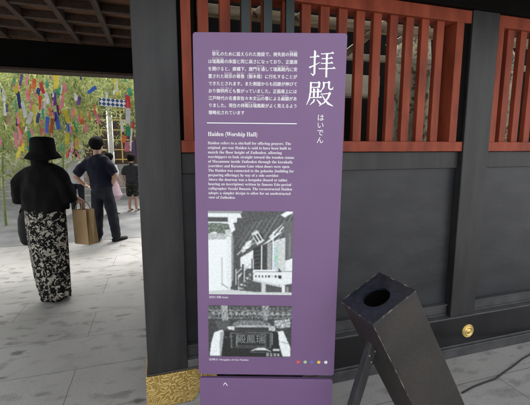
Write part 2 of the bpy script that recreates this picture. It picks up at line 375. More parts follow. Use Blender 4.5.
# embossed gold fitting wrapping the foot of the passage post
gp = BM()
out = [(-0.104, 0.078), (0.150, 0.078), (0.17, 0.10), (0.19, 0.13), (0.22, 0.15), (0.26, 0.172), (0.292, 0.196), (0.30, 0.215), (0.285, 0.225), (0.262, 0.222), (0.245, 0.232), (0.24, 0.250), (0.215, 0.258), (0.19, 0.256), (0.17, 0.262), (-0.104, 0.262)]
out = [(x, z if z < 0.08 else 0.078 + (z - 0.078) * 1.06) for x, z in out]
prism(gp, out, 1.934, 1.9452)
box(gp, -0.104, -0.0955, 1.9452, 2.17, 0.078, 0.273)
hpart('gold_corner_fitting', gp, M['gold_pattern'], kbo, bevel=0.003)
b = BM(); box(b, -0.10, 0.262, 1.9455, 1.951, 0.2735, 0.281); hpart('fitting_edge', b, M['rail'])
b = BM(); box(b, -0.115, 0.34, 1.925, 2.20, 0.0, 0.077); hpart('footing_stone', b, M['step'], bevel=0.008)
# head beams
b = BM(); box(b, -3.0, 9.0, 1.93, 2.17, 2.432, 2.83); hpart('head_beam', b, M['black'], bevel=0.006)
# eave towards the viewer
ev = BM(); box(ev, -3.4, 9.0, 1.05, 1.928, 2.62, 2.65); eo = hpart('eave', ev, M['ceil'])
for i in range(51):
    r_ = BM(); x = -3.3 + i * 0.24; box(r_, x, x + 0.055, 1.07, 1.927, 2.565, 2.6195); hpart('rafter', r_, M['rib'], eo)
# passage ceiling (coffers) beyond the wall line
cb = BM(); box(cb, -3.4, 0.25, 1.93, 5.9, 2.99, 3.02); co = hpart('coffered_ceiling', cb, M['ceil'])
for i in range(9):
    x = -0.91 + 0.405 * (i - 6) + 0.41
    if x > 0.2: continue
    r_ = BM(); box(r_, x - 0.03, x + 0.03, 2.175, 5.46, 2.90, 2.9895); hpart('rib', r_, M['rib'], co, bevel=0.004)
for i in range(8):
    y = 2.55 + i * 0.405
    r_ = BM(); box(r_, -3.4, 0.25, y - 0.028, y + 0.028, 2.912, 2.9893); hpart('rib', r_, M['rib'], co, bevel=0.004)
fb = BM(); box(fb, -3.4, 0.4, 5.46, 5.70, 2.56, 2.905); hpart('far_beam', fb, M['black'], bevel=0.005)
fb = BM(); box(fb, -3.4, 0.4, 5.45, 5.72, 2.53, 2.5595); hpart('beam_edge_board', fb, M['rib'])
fb = BM(); box(fb, -3.4, 0.4, 5.45, 5.71, 2.9055, 2.95); hpart('beam_edge_board', fb, M['ceil'])
for x0 in (0.02, -2.95): 
    b = BM(); box(b, x0, x0 + 0.22, 5.47, 5.69, 0, 2.5295); hpart('post', b, M['post'], bevel=0.006)
# roof
def roof(x0, x1, y0, z0, ym, zm, y1, z1):
    rf = BM(); a = [rf.verts.new(p) for p in ((x0, y0, z0), (x1, y0, z0), (x1, ym, zm), (x0, ym, zm), (x0, y1, z1), (x1, y1, z1))]
    rf.faces.new((a[0], a[1], a[2], a[3])); rf.faces.new((a[3], a[2], a[5], a[4])); rf.faces.new((a[0], a[3], a[4])); rf.faces.new((a[1], a[5], a[2]))
    if x0 > 0: rf.faces.new((a[0], a[4], a[5], a[1]))
    hpart('roof', rf, M['tile'])
roof(-3.6, 0.35, 1.0, 2.68, 3.8, 4.3, 6.3, 3.03)
roof(0.352, 9.0, 1.0, 2.68, 1.95, 3.55, 3.15, 2.84)
# interior behind the lattice
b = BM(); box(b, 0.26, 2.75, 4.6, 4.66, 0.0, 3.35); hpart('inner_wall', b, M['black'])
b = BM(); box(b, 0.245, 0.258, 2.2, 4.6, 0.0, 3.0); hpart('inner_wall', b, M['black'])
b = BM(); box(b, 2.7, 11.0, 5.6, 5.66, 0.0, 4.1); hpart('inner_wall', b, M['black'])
def beam(p0, p1, w, h, m, name='inner_beam', lab=None):
    p0 = Vector(p0); p1 = Vector(p1); d = p1 - p0; L = d.length
    q = d.to_track_quat('X', 'Z').to_matrix().to_4x4(); Mx = Matrix.Translation(p0) @ q
    b = BM(); box(b, 0, L, -w / 2, w / 2, -h / 2, h / 2, Mx); o = hpart(name, b, M[m], bevel=0.004)
    return o
beam((0.27, 3.3, 2.73), (9.0, 3.3, 2.77), 0.09, 0.085, 'bare')
beam((0.27, 3.42, 2.985), (9.0, 3.42, 2.975), 0.09, 0.09, 'bare')
beam((0.9, 3.25, 2.72), (1.35, 3.25, 3.1), 0.05, 0.06, 'bare')
beam((1.75, 3.25, 2.40), (2.25, 3.25, 2.78), 0.05, 0.06, 'bare')
beam((1.3, 3.25, 2.72), (1.55, 3.25, 2.95), 0.05, 0.06, 'bare')
beam((1.9, 3.6, 2.52), (5.2, 3.6, 2.56), 0.07, 0.06, 'cream')
beam((2.4, 3.4, 2.60), (2.9, 3.4, 2.86), 0.05, 0.06, 'cream')

# dark green bars standing in front of the lattice, behind the sign
gr = empty('green_railing', (0.62, 1.91, 0)); tag(gr, 'dark green metal bars rising behind the top of the purple sign', 'metal railing')
for x in (0.452, 0.573, 0.699):
    b = BM(); box(b, x - 0.62, x + 0.048 - 0.62, -0.012, 0.012, 0.345, 2.86); obj('bar', b, M['green'], gr, 0.002)
b = BM(); box(b, -0.19, 0.15, -0.0125, 0.0125, 0.3175, 0.344); obj('bottom_rail', b, M['green'], gr, 0.002)

# pale tree trunk, stacked box and papers seen through the lattice
def trunk(x, y, r, h, lab, tilt=0.0, name='bare_tree'):
    b = BM(); pts = [(tilt * z, 0.02 * math.sin(z * 2), z) for z in [i * h / 14 for i in range(15)]]
    loft(b, pts, [r * (1.15 - 0.02 * i + 0.04 * math.sin(i * 1.7)) for i in range(15)], n=24)
    for v in b.verts: v.co += v.co.normalized() * 0.0 + Vector((1, 1, 0)) * 0.012 * noise.noise(v.co * 6)
    o = obj(name, b, M['paletrunk'], smooth=True); o.location = (x, y, 0); return tag(o, lab, 'tree')
trunk(3.20, 4.0, 0.24, 2.86, 'pale peeling tree trunk seen through the vermilion lattice beside the right post')
trunk(5.25, 4.6, 0.36, 2.9, 'thick pale tree trunk behind the lattice at the right edge', 0.0)
cb_ = BM(); box(cb_, -0.28, 0.28, -0.1, 0.1, 0, 0.26); box(cb_, -0.26, 0.26, -0.105, -0.1005, 0.02, 0.24)
sh = obj('hanging_board', cb_, M['cream'], bevel=0.004); sh.location = (2.52, 4.2, 2.19); tag(sh, 'plain cream board hung in the dark behind the lattice', 'board')

# ================================================================== SIGN
SIGW, SIGH = 0.62, 1.488
TL = Vector((0.150, 1.523, 0)); 
sg = empty('information_sign', (0.143, 1.5255, 0), rad(-17.3)); sg.rotation_euler = (0, rad(0.55), rad(-17.3))
tag(sg, 'tall purple information board with white Japanese and English text and two old photographs', 'sign board')
Z0 = 0.518
def rrect(x0, x1, z0, z1, r, n=5):
    pts = []
    for cx, cz, a0 in ((x1 - r, z1 - r, 0), (x0 + r, z1 - r, 90), (x0 + r, z0 + r, 180), (x1 - r, z0 + r, 270)):
        for i in range(n + 1):
            a = rad(a0 + 90 * i / n); pts.append((cx + r * math.cos(a), cz + r * math.sin(a)))
    return pts
b = BM(); prism(b, rrect(0, SIGW, Z0, Z0 + SIGH, 0.012), 0.0, 0.018); panel = obj('upper_panel', b, M['purple'], sg, 0.0015)
b = BM(); prism(b, rrect(0.003, SIGW - 0.004, 0.10, Z0 - 0.020, 0.012), 0.0, 0.018); obj('lower_panel', b, M['purple'], sg, 0.0015)
b = BM(); prism(b, rrect(0.002, SIGW - 0.002, Z0 + 0.002, Z0 + SIGH - 0.002, 0.012), 0.0185, 0.024); obj('backing_edge', b, M['edge'], sg)
for x in (0.14, 0.46):
    b = BM(); box(b, x - 0.02, x + 0.02, 0.0245, 0.065, 0.0, 1.9); obj('post', b, M['black_metal'], sg, 0.002)
b = BM(); box(b, 0.05, 0.57, 0.0, 0.30, 0.0, 0.03); obj('base_plate', b, M['black_metal'], sg, 0.003)
YT = -0.0007
# heading characters, hand drawn as tapered strokes
def stroke(bm, pts, ws, ox, oz, sc, y=YT):
    n = len(pts); L = []; R = []
    P = [Vector((p[0], -p[1])) for p in pts]
    for i in range(n):
        d = (P[min(i + 1, n - 1)] - P[max(i - 1, 0)]).normalized(); nn = Vector((-d.y, d.x)) * ws[i] / 2
        L.append(P[i] + nn); R.append(P[i] - nn)
    yy = y - random.random() * 0.0002
    A = [bm.verts.new((ox + q.x * sc, yy, oz + q.y * sc)) for q in L]; B = [bm.verts.new((ox + q.x * sc, yy, oz + q.y * sc)) for q in R]
    for i in range(n - 1): bm.faces.new((A[i], A[i + 1], B[i + 1], B[i]))
def hstroke(bm, x0, y0, x1, y1, *a):
    stroke(bm, [(x0, y0 - 1), (x0 + 4, y0), (x1 - 9, y1 + .3), (x1 - 5, y1 - 2.2), (x1 + 1, y1 + 1)], [4.5, 3.2, 3.6, 7.5, 3], *a)
def vstroke(bm, x0, y0, x1, y1, *a):
    stroke(bm, [(x0 - 3, y0 - 2), (x0 + 1, y0 + 3), (x0, y0 + 8), (x1, y1)], [3, 9.5, 7.4, 6.8], *a)
tb = BM(); a = (0.468, Z0 + 1.424, 0.00108)
hstroke(tb, 4, 27, 38, 24, *a); stroke(tb, [(20, 2), (23, 8), (22, 30), (22, 86), (18, 92), (8, 84)], [3, 8.5, 7.5, 7.2, 7, 1.5], *a)
stroke(tb, [(2, 64), (10, 61), (42, 45)], [7, 5, 2], *a)
hstroke(tb, 45, 15, 92, 12, *a); hstroke(tb, 48, 32, 88, 30, *a); hstroke(tb, 46, 49, 90, 47, *a); hstroke(tb, 38, 68, 99, 66, *a)
vstroke(tb, 67, 14, 67, 99, *a)
a = (0.462, Z0 + 1.308, 0.00108)
stroke(tb, [(13, 9), (16, 14), (15, 45), (11, 70), (1, 93)], [3, 7.5, 6.5, 6, 2], *a)
hstroke(tb, 14, 11, 50, 11, *a); vstroke(tb, 47, 11, 47, 29, *a); hstroke(tb, 15, 28, 48, 28, *a)
hstroke(tb, 18, 45, 56, 44, *a); vstroke(tb, 28, 34, 28, 66, *a); vstroke(tb, 43, 34, 43, 66, *a); hstroke(tb, 12, 66, 58, 65, *a)
stroke(tb, [(30, 72), (28, 80), (14, 93)], [6, 6, 2], *a); stroke(tb, [(39, 73), (46, 79), (55, 90)], [2, 5, 8], *a)
stroke(tb, [(61, 8), (65, 13), (64, 28), (53, 44)], [3, 7.5, 6, 2], *a); hstroke(tb, 63, 11, 88, 10, *a)
stroke(tb, [(84, 9), (84, 30), (88, 35), (98, 34), (100, 26)], [7, 6.5, 6, 5, 2], *a)
hstroke(tb, 54, 53, 92, 50, *a)
stroke(tb, [(88, 50), (82, 66), (68, 84), (48, 97)], [8, 6.5, 5, 2], *a); stroke(tb, [(59, 56), (70, 74), (84, 88), (102, 97)], [2.5, 6, 8, 2.5], *a)
obj('title_lettering', tb, M['white'], sg)
ms = [text_mesh(ch, 0.030, 0.508, Z0 + 1.146 - i * 0.0305, YT) for i, ch in enumerate('はいでん')]
obj('title_reading', join_meshes(ms), M['white'], sg)
JP = ['　祭礼のために設えられた施設で、焼失前の拝殿', 'は瑞鳳殿の床面と同じ高さになっており、正面扉', 'を開けると、廊橋下、唐門を通して瑞鳳殿内に安',
      '置された政宗の尊像（御木像）に行礼することが', 'できたとされます。また側面からも回廊が伸びて', 'おり御供所とも繋がっていました。正面扉上には',
      '江戸時代の名書家佐々木文山の筆による扁額があ', 'りました。現在の拝殿は瑞鳳殿がよく見えるよう', '簡略化されています']
ms = []
for i, l in enumerate(JP):
    wd = 0.362 * len(l) / 22.0
    for dx_, dz_ in ((0, 0), (0.00035, 0.0002)): ms.append(text_mesh(l, 0.0178, 0.060 + dx_, Z0 + 1.398 - i * 0.0289 + dz_, YT - dx_ * 0.3, width=wd, fit=True))
# ruby marks above some words
obj('japanese_text', join_meshes(ms), M['white'], sg)
RU = [(0, 1, 2, 'さいれい'), (0, 20, 2, 'はいでん'), (1, 1, 3, 'ずいほうでん'), (2, 12, 2, 'からもん'), (2, 17, 3, 'ずいほうでん'), (3, 4, 2, 'まさむね'), (3, 7, 2, 'そんぞう'), (3, 10, 3, 'おんもくぞう'), (5, 3, 3, 'ごくうしょ'), (6, 12, 2, 'ぶんざん'), (6, 18, 2, 'へんがく'), (7, 9, 3, 'ずいほうでん')]
ms = [text_mesh(t, 0.0058, 0.060 + k * 0.01645, Z0 + 1.3985 + 0.0162 - r * 0.0289, YT, width=n_ * 0.0158, fit=True) for r, k, n_, t in RU]
obj('ruby_text', join_meshes(ms), M['white'], sg)
b = BM(); box(b, 0.053, 0.425, YT - 0.0003, YT, Z0 + 1.1295, Z0 + 1.1330); obj('rule_line', b, M['white'], sg)
obj('english_heading', text_mesh(serif('Haiden (Worship Hall)'), 0.0245, 0.056, Z0 + 1.078, YT, width=0.206, fit=True), M['white'], sg)
EN = ['Haiden refers to a site/hall for offering prayers. The', 'original, pre-war Haiden is said to have been built to', 'match the floor height of Zuihoden, allowing',
      'worshippers to look straight toward the wooden statue', 'of Masamune inside Zuihoden through the karahafu', '(corridor) and Karamon Gate when doors were open.',
      'The Haiden was connected to the gokusho (building for', 'preparing offerings) by way of a side corridor.', 'Above the doorway was a hengaku (board or tablet',
      'bearing an inscription) written by famous Edo-period', 'calligrapher Sasaki Bunzan. The reconstructed Haiden', 'adopts a simpler design to allow for an unobstructed', 'view of Zuihoden.']
EW = [0.348, 0.348, 0.31, 0.362, 0.355, 0.345, 0.362, 0.30, 0.335, 0.352, 0.356, 0.35, 0.115]
ms = [text_mesh(serif(l), 0.0166, 0.055, Z0 + 1.044 - i * 0.0191, YT, width=EW[i], fit=True, off=-0.0001) for i, l in enumerate(EN)]
obj('english_text', join_meshes(ms), M['white'], sg)

# the two printed photographs: tiny flat cells with their own printed tone
def clampf(x): return max(0.0, min(1.0, x))
class Pic:
    def __init__(s, w, h, base):
        s.w, s.h = w, h; s.p = [[[base] * 3 for _ in range(w)] for _ in range(h)]
    def poly(s, pts, v, nz=0.0):
        v = v if hasattr(v, '__len__') else (v, v, v)
        P = [(x / 100 * s.w, y / 100 * s.h) for x, y in pts]
        for j in range(max(0, int(min(p[1] for p in P))), min(s.h, int(max(p[1] for p in P)) + 2)):
            yy = j + 0.5; xs = []
            for (xa, ya), (xb, yb) in zip(P, P[1:] + P[:1]):
                if (ya <= yy) != (yb <= yy): xs.append(xa + (yy - ya) / (yb - ya) * (xb - xa))
            xs.sort()
            for k in range(0, len(xs) - 1, 2):
                for i in range(max(0, int(xs[k] + .5)), min(s.w, int(xs[k + 1] + .5))):
                    q = nz * noise.noise(Vector((i * 0.35, j * 0.35, 3))) if nz else 0
                    s.p[j][i] = [clampf(c + q) for c in v]
    def line(s, x0, y0, x1, y1, w, v, nz=0.0):
        d = Vector((x1 - x0, y1 - y0)); d.normalize(); n = Vector((-d.y, d.x)) * w / 2
        s.poly([(x0 + n.x, y0 + n.y), (x1 + n.x, y1 + n.y), (x1 - n.x, y1 - n.y), (x0 - n.x, y0 - n.y)], v, nz)
    def build(s, name, x0, x1, z0, z1, y, parent, grain=0.022):
        q = s.p
        q = [[[0.40 * q[j][i][c] + 0.15 * (q[max(j-1,0)][i][c] + q[min(j+1,s.h-1)][i][c] + q[j][max(i-1,0)][c] + q[j][min(i+1,s.w-1)][c]) for c in range(3)] for i in range(s.w)] for j in range(s.h)]
        s.p = [[[0.40 * q[j][i][c] + 0.15 * (q[max(j-1,0)][i][c] + q[min(j+1,s.h-1)][i][c] + q[j][max(i-1,0)][c] + q[j][min(i+1,s.w-1)][c]) for c in range(3)] for i in range(s.w)] for j in range(s.h)]
        nx, ny = s.w, s.h; vs = [(x0 + (x1 - x0) * i / nx, y, z1 + (z0 - z1) * j / ny) for j in range(ny + 1) for i in range(nx + 1)]
        fs = [(j * (nx + 1) + i, (j + 1) * (nx + 1) + i, (j + 1) * (nx + 1) + i + 1, j * (nx + 1) + i + 1) for j in range(ny) for i in range(nx)]
        me = bpy.data.meshes.new(name); me.from_pydata(vs, [], fs)
        at = me.color_attributes.new('ink', 'FLOAT_COLOR', 'CORNER'); k = 0
        for j in range(ny):
            for i in range(nx):
                g_ = grain * (noise.noise(Vector((i * 0.7, j * 0.7, 9))) + random.uniform(-.4, .4))
                c = [clampf(-0.01 + (x + g_) * 1.10) ** 2.0 * t_ for x, t_ in zip(s.p[j][i], (0.95, 1.0, 1.0))]
                for _ in range(4): at.data[k].color = (c[0], c[1], c[2], 1); k += 1
        m = bpy.data.materials.new(name + '_ink'); m.use_nodes = True; nt = m.node_tree; bs = nt.nodes['Principled BSDF']; bs.inputs['Roughness'].default_value = 0.45
        an = N(nt, 'ShaderNodeAttribute', attribute_name='ink'); nt.links.new(an.outputs['Color'], bs.inputs['Base Color'])
        me.materials.append(m); o = bpy.data.objects.new(name, me); COL.objects.link(o); o.parent = parent; return o
P1 = Pic(150, 150, 0.27)
P1.poly([(0, 0), (100, 0), (100, 100), (0, 100)], 0.27, 0.12)
P1.poly([(0, 22), (22, 22), (26, 97), (0, 98)], 0.86, 0.05)
P1.poly([(0, 14), (24, 14), (24, 26), (14, 29), (8, 24), (0, 27)], (0.36, 0.39, 0.36), 0.35)
P1.poly([(0, 26), (20, 27), (21, 33), (0, 34)], 0.66, 0.25)
P1.poly([(0, 0), (40, 0), (40, 3), (0, 3)], 0.5, 0.1); P1.poly([(0, 3), (38, 3), (40, 8), (0, 7)], 0.84, 0.08); P1.poly([(0, 8), (26, 8), (26, 12), (0, 12)], 0.25, 0.1); P1.poly([(0, 12.5), (26, 12.5), (26, 14.5), (0, 14)], 0.85)
P1.poly([(23, 7), (34, 8), (34, 13), (30, 14), (32, 22), (27, 26), (24, 15)], 0.84, 0.2)
P1.poly([(20, 22), (28, 22), (29, 33), (21, 32)], 0.72, 0.35)
P1.poly([(22, 30), (27.5, 30), (27.5, 90), (22, 92)], 0.83, 0.12); P1.poly([(27.5, 30), (30, 30), (30, 82), (27.5, 85)], 0.48, 0.1)
P1.poly([(30, 30), (38, 42), (38, 66), (30, 72)], 0.25, 0.1)
for k in range(9): P1.line(30 + k * 6.5, 44 - k * 1.2, 50 + k * 6.5, 14 - k * 2.0, 0.9, 0.38 + 0.06 * (k % 3), 0.1)
P1.line(34, 52, 58, 27, 1.6, 0.66, 0.15); P1.line(38, 48, 66, 30, 1.2, 0.6, 0.15)
P1.poly([(44, 37), (52, 33), (50, 42), (44, 46)], 0.8, 0.3); P1.poly([(40, 43), (44, 39), (44, 47), (40, 50)], 0.78, 0.3)
P1.poly([(51, 26), (58, 22), (67, 34), (58, 40)], 0.78, 0.1)
for k in range(3): P1.line(54 + k * 3.6, 28 - k * 1.5, 59 + k * 3.4, 36 - k * 1.8, 1.9, 0.12)
P1.poly([(72, 30), (80, 21), (93, 10), (96, 13), (84, 24), (74, 33)], 0.78, 0.3); P1.line(78, 28, 94, 9, 1.4, 0.18)
P1.poly([(85, 4), (92, 0), (99, 0), (99, 2), (90, 7)], 0.86, 0.1)
P1.line(60, 44, 86, 24, 2.0, 0.84, 0.1); P1.line(58, 48, 84, 32, 1.2, 0.6, 0.1)
P1.poly([(88, 12), (100, 10), (100, 56), (92, 56), (91, 30)], 0.33, 0.08); P1.poly([(95, 26), (98, 26), (98, 54), (95, 54)], 0.42, 0.05)
P1.poly([(38, 54), (53, 45), (53, 68), (46, 68), (38, 66)], 0.84, 0.12); P1.line(38, 54, 53, 45, 1.4, 0.3)
P1.poly([(53, 44), (63, 40), (63, 72), (53, 70)], 0.16, 0.1); P1.poly([(64, 40), (70, 37), (70, 72), (64, 72)], 0.2, 0.12); P1.poly([(70, 38), (75, 36), (75, 72), (70, 72)], 0.55, 0.2)
for k in range(5): P1.line(54, 48 + k * 4.6, 62, 46 + k * 4.8, 0.7, 0.36)
P1.line(63.2, 40, 63.2, 72, 1.0, 0.88); P1.line(76.5, 24, 76.5, 72, 1.2, 0.86)
P1.poly([(77, 37), (91, 32), (92, 70), (77, 70)], 0.74, 0.15); P1.poly([(78.5, 42), (84, 39), (84, 68), (78.5, 68)], (0.64, 0.71, 0.73), 0.2); P1.poly([(83, 40), (86, 39), (86, 66), (83, 66)], (0.74, 0.74, 0.66), 0.2)
P1.poly([(78.5, 52), (82, 52), (82, 57), (78.5, 57)], (0.52, 0.72, 0.62)); P1.line(77.5, 36, 91, 31, 1.2, 0.92)
P1.poly([(53, 71), (92, 70), (92, 58), (100, 55), (100, 86), (88, 88), (53, 82)], 0.84, 0.08)
P1.line(53, 72, 100, 71, 0.8, 0.35); P1.line(53, 70, 80, 70, 1.6, 0.9)
for k in range(8): P1.poly([(56 + k * 3.9, 76), (57.6 + k * 3.9, 76), (57.6 + k * 3.9, 79), (56 + k * 3.9, 79)], 0.1 if k != 5 else 0.7)
P1.poly([(84, 76), (87, 76), (87, 80), (84, 80)], 0.15); P1.line(84, 68, 86, 72, 1.6, 0.15)
P1.poly([(53, 83), (88, 90), (100, 90), (100, 96), (53, 96), (40, 97), (44, 88)], 0.27, 0.1); P1.line(53, 82, 90, 90, 2.4, 0.74, 0.1)
P1.poly([(63.5, 85), (69, 86), (69, 97), (63.5, 97)], 0.72, 0.15); P1.poly([(88, 88), (92, 88), (92, 98), (88, 98)], 0.84, 0.1); P1.poly([(93, 90), (96, 90), (96, 98), (93, 98)], 0.5)
for k in range(6): P1.poly([(34 + k * 3.4, 91 - k * 4.2), (37.5 + k * 3.4, 91 - k * 4.2), (42 + k * 3.0, 93 - k * 4.0), (36 + k * 3.4, 94.5 - k * 4.2)], 0.78 if k % 2 else 0.6, 0.3)
P1.line(31, 84, 50, 62, 2.0, 0.72, 0.2); P1.line(31, 76, 44, 64, 1.6, 0.6, 0.2); P1.line(40, 90, 54, 74, 1.2, 0.25)
for x_, y_ in ((31, 68), (34, 74), (41, 63), (52, 56)): P1.line(x_, y_, x_, y_ + 20, 1.6, 0.2, 0.1); P1.line(x_ + 1.5, y_ + 1, x_ + 1.5, y_ + 20, 1.0, 0.75)
P1.poly([(0, 96), (26, 94), (60, 97), (100, 97), (100, 100), (0, 100)], 0.74, 0.08); P1.line(15, 86, 24, 93, 0.9, 0.45); P1.line(16, 55, 16, 90, 0.8, 0.66)
P1.build('upper_photograph', 0.052, 0.4185, Z0 + 0.386, Z0 + 0.762, -0.0006, sg)
P2 = Pic(150, 92, 0.24)
P2.poly([(0, 0), (100, 0), (100, 100), (0, 100)], 0.22, 0.12)
P2.poly([(0, 2), (100, 2), (100, 26), (0, 26)], 0.30, 0.35)
for y_, v_ in ((10, 0.46), (17, 0.52), (24, 0.42)): P2.line(0, y_, 100, y_ - 1, 1.8, v_, 0.3)
for k in range(14): P2.poly([(4 + k * 7, 12), (8 + k * 7, 12), (7 + k * 7, 18), (5 + k * 7, 18)], 0.55, 0.3)
P2.poly([(15, 0), (23, 0), (24, 30), (17, 30)], 0.55, 0.4); P2.poly([(64, 0), (73, 0), (72, 28), (66, 28)], 0.5, 0.4)
P2.poly([(8, 30), (26, 28), (24, 46), (12, 50)], 0.30, 0.12)
P2.poly([(30, 34), (38, 28), (62, 28), (74, 33), (80, 45), (72, 42), (36, 42), (28, 46)], 0.42, 0.25); P2.line(33, 40, 74, 39, 2.6, 0.68, 0.12); P2.line(36, 44.5, 72, 44.5, 1.6, 0.14)
P2.poly([(22, 41), (31, 40), (31, 48), (24, 46)], 0.8, 0.3); P2.poly([(72, 40), (80, 39), (81, 49), (73, 48)], 0.66, 0.3)
P2.poly([(78, 28), (98, 25), (99, 40), (86, 44), (80, 40)], 0.62, 0.5)
P2.poly([(7, 52), (17, 47), (19, 52), (13, 99), (1, 99), (3, 74)], 0.86, 0.12); P2.poly([(14, 52), (19, 50), (15, 99), (13, 99)], 0.6, 0.1)
P2.poly([(82, 49), (90, 48), (99, 80), (99, 99), (90, 99), (86, 78)], 0.86, 0.12); P2.line(88, 70, 98, 74, 1.4, 0.5, 0.2)
P2.poly([(19, 50), (84, 50), (87, 100), (16, 100)], 0.13, 0.08)
P2.poly([(26, 52), (76, 51), (76, 83), (27, 83)], 0.36, 0.12); P2.poly([(28, 54), (74, 53), (74, 81), (29, 81)], 0.15, 0.08)
P2.line(33, 56, 70, 55.5, 1.4, 0.42, 0.2); P2.line(33, 79, 70, 79, 1.4, 0.42, 0.2); P2.line(34, 56, 34, 79, 0.9, 0.5, 0.3); P2.line(69, 56, 69, 79, 0.9, 0.5, 0.3)
P2.line(77, 52, 77, 76, 1.0, 0.8); P2.line(20, 62, 30, 60, 1.5, 0.35, 0.2)
P2.poly([(50, 88), (60, 82), (68, 82), (78, 90), (70, 87), (60, 87)], 0.78, 0.15); P2.line(50, 91, 76, 91, 1.6, 0.46, 0.1)
P2.poly([(78, 84), (86, 84), (86, 88), (78, 88)], 0.75, 0.1)
for k in range(4): P2.poly([(70 + k * 4.4, 92), (73 + k * 4.4, 92), (73 + k * 4.4, 99), (70 + k * 4.4, 99)], 0.55, 0.3)
P2.build('lower_photograph', 0.0475, 0.421, Z0 + 0.089, Z0 + 0.334, -0.0006, sg)
M['greyink'] = mat('grey_print', (0.26, 0.29, 0.29), None, 0.5, 60, lo=0.45, hi=0.55)
obj('plaque_lettering', text_mesh('殿鳳瑞', 0.044, 0.174, Z0 + 0.158, -0.0009, width=0.128, fit=True), M['greyink'], sg)
obj('upper_caption', text_mesh('往時の 拝殿 Haiden', 0.0125, 0.052, Z0 + 0.368, YT, width=0.085, fit=True), M['white'], sg)
obj('lower_caption', text_mesh('往時の Hengaku of the Haiden', 0.0125, 0.048, Z0 + 0.069, YT, width=0.18, fit=True), M['white'], sg)
dots = [((0.455), (0.75, 0.10, 0.10)), (0.487, (0.40, 0.62, 0.30)), (0.517, (0.14, 0.17, 0.50)), (0.549, (0.85, 0.62, 0.08)), (0.581, (0.85, 0.85, 0.85))]
dn = ['red', 'green', 'blue', 'yellow', 'white']
for (x, c), nm in zip(dots, dn):
    b = BM(); n = 20; ring = [b.verts.new((x + 0.0076 * math.cos(2 * math.pi * i / n), YT, Z0 + 0.066 + 0.0076 * math.sin(2 * math.pi * i / n))) for i in range(n)]; b.faces.new(ring)
    d = obj('colour_dot', b, M['white'] if nm == 'white' else mat(nm + '_dot', c, c, 0.4), sg); d['label'] = nm + ' dot'
# tip of lettering on the lower panel
b = BM(); stroke(b, [(0, 14), (5, 3), (8, 0), (11, 3), (18, 14)], [1, 3, 3.5, 3.5, 2], 0.112, Z0 - 0.042, 0.0011); obj('lower_lettering', b, M['white'], sg)

# ================================================================== LEANING WOODEN BOX
bx = empty('leaning_box', (1.22, 1.18, 0)); tag(bx, 'worn black square wooden box with an oval hole, leaning over beside the purple sign', 'wooden box')
R_ = Matrix(((0.047, 0.877, -0.478, 0), (-0.999, 0.048, -0.011, 0), (0.013, 0.478, 0.878, 0), (0, 0, 0, 1)))
C_ = Vector((0.829, 1.174, 0.953)); MXB = Matrix.Translation(C_ - Vector((1.22, 1.18, 0))) @ R_
S = 0.11; Lb = 1.018
def walls(bm, s, z0, z1, t):
    o = [(-s, -s), (s, -s), (s, s), (-s, s)]; i_ = [(-s + t, -s + t), (s - t, -s + t), (s - t, s - t), (-s + t, s - t)]
    V = [[bm.verts.new(MXB @ Vector((x, y, z))) for x, y in q] for z in (z0, z1) for q in (o, i_)]
    for k in range(4):
        j = (k + 1) % 4
        bm.faces.new((V[0][k], V[0][j], V[2][j], V[2][k])); bm.faces.new((V[1][k], V[3][k], V[3][j], V[1][j]))
        bm.faces.new((V[0][k], V[1][k], V[1][j], V[0][j])); bm.faces.new((V[2][k], V[2][j], V[3][j], V[3][k]))
b = BM(); walls(b, S - 0.002, -Lb, -0.0125, 0.012); obj('casing', b, M['bin'], bx, 0.002)
# top board with oval hole
b = BM(); n = 48
def sq(a, s):
    c, d = math.cos(a), math.sin(a); k = s / max(abs(c), abs(d)); return c * k, d * k
O = [[], []]; I = [[], []]
for li, z in enumerate((-0.012, 0.0)):
    for i in range(n):
        a_ = 2 * math.pi * (i + 0.0) / n + math.pi / 4
        x, y = sq(a_, S); O[li].append(b.verts.new(MXB @ Vector((x, y, z))))
        I[li].append(b.verts.new(MXB @ Vector((0.004 + 0.056 * math.cos(a_), -0.002 + 0.056 * math.sin(a_), z))))
for i in range(n):
    j = (i + 1) % n
    b.faces.new((O[1][i], O[1][j], I[1][j], I[1][i])); b.faces.new((O[0][i], I[0][i], I[0][j], O[0][j]))
    b.faces.new((O[0][i], O[0][j], O[1][j], O[1][i])); b.faces.new((I[0][i], I[1][i], I[1][j], I[0][j]))
obj('top_board', b, M['bintop'], bx)
b = BM(); box(b, -0.09, 0.09, -0.09, 0.09, -0.5, -0.49, MXB); obj('inner_floor', b, M['black'], bx)
# worn edges: thin bare-wood wear strips on the rim
b = BM(); e = 0.0022
for (x0, x1, y0, y1) in ((-S, S, -S - .0008, -S + e), (-S, S, S - e, S + .0008), (-S - .0008, -S + e, -S + e, S - e), (S - e, S + .0008, -S + e, S - e)): box(b, x0, x1, y0, y1, -0.004, 0.0008, MXB)
box(b, S - 0.0035, S - 0.0012, -S + 0.0012, -S + 0.0035, -Lb + .02, -0.013, MXB)
obj('worn_rim', b, M['worn_edge'], bx)
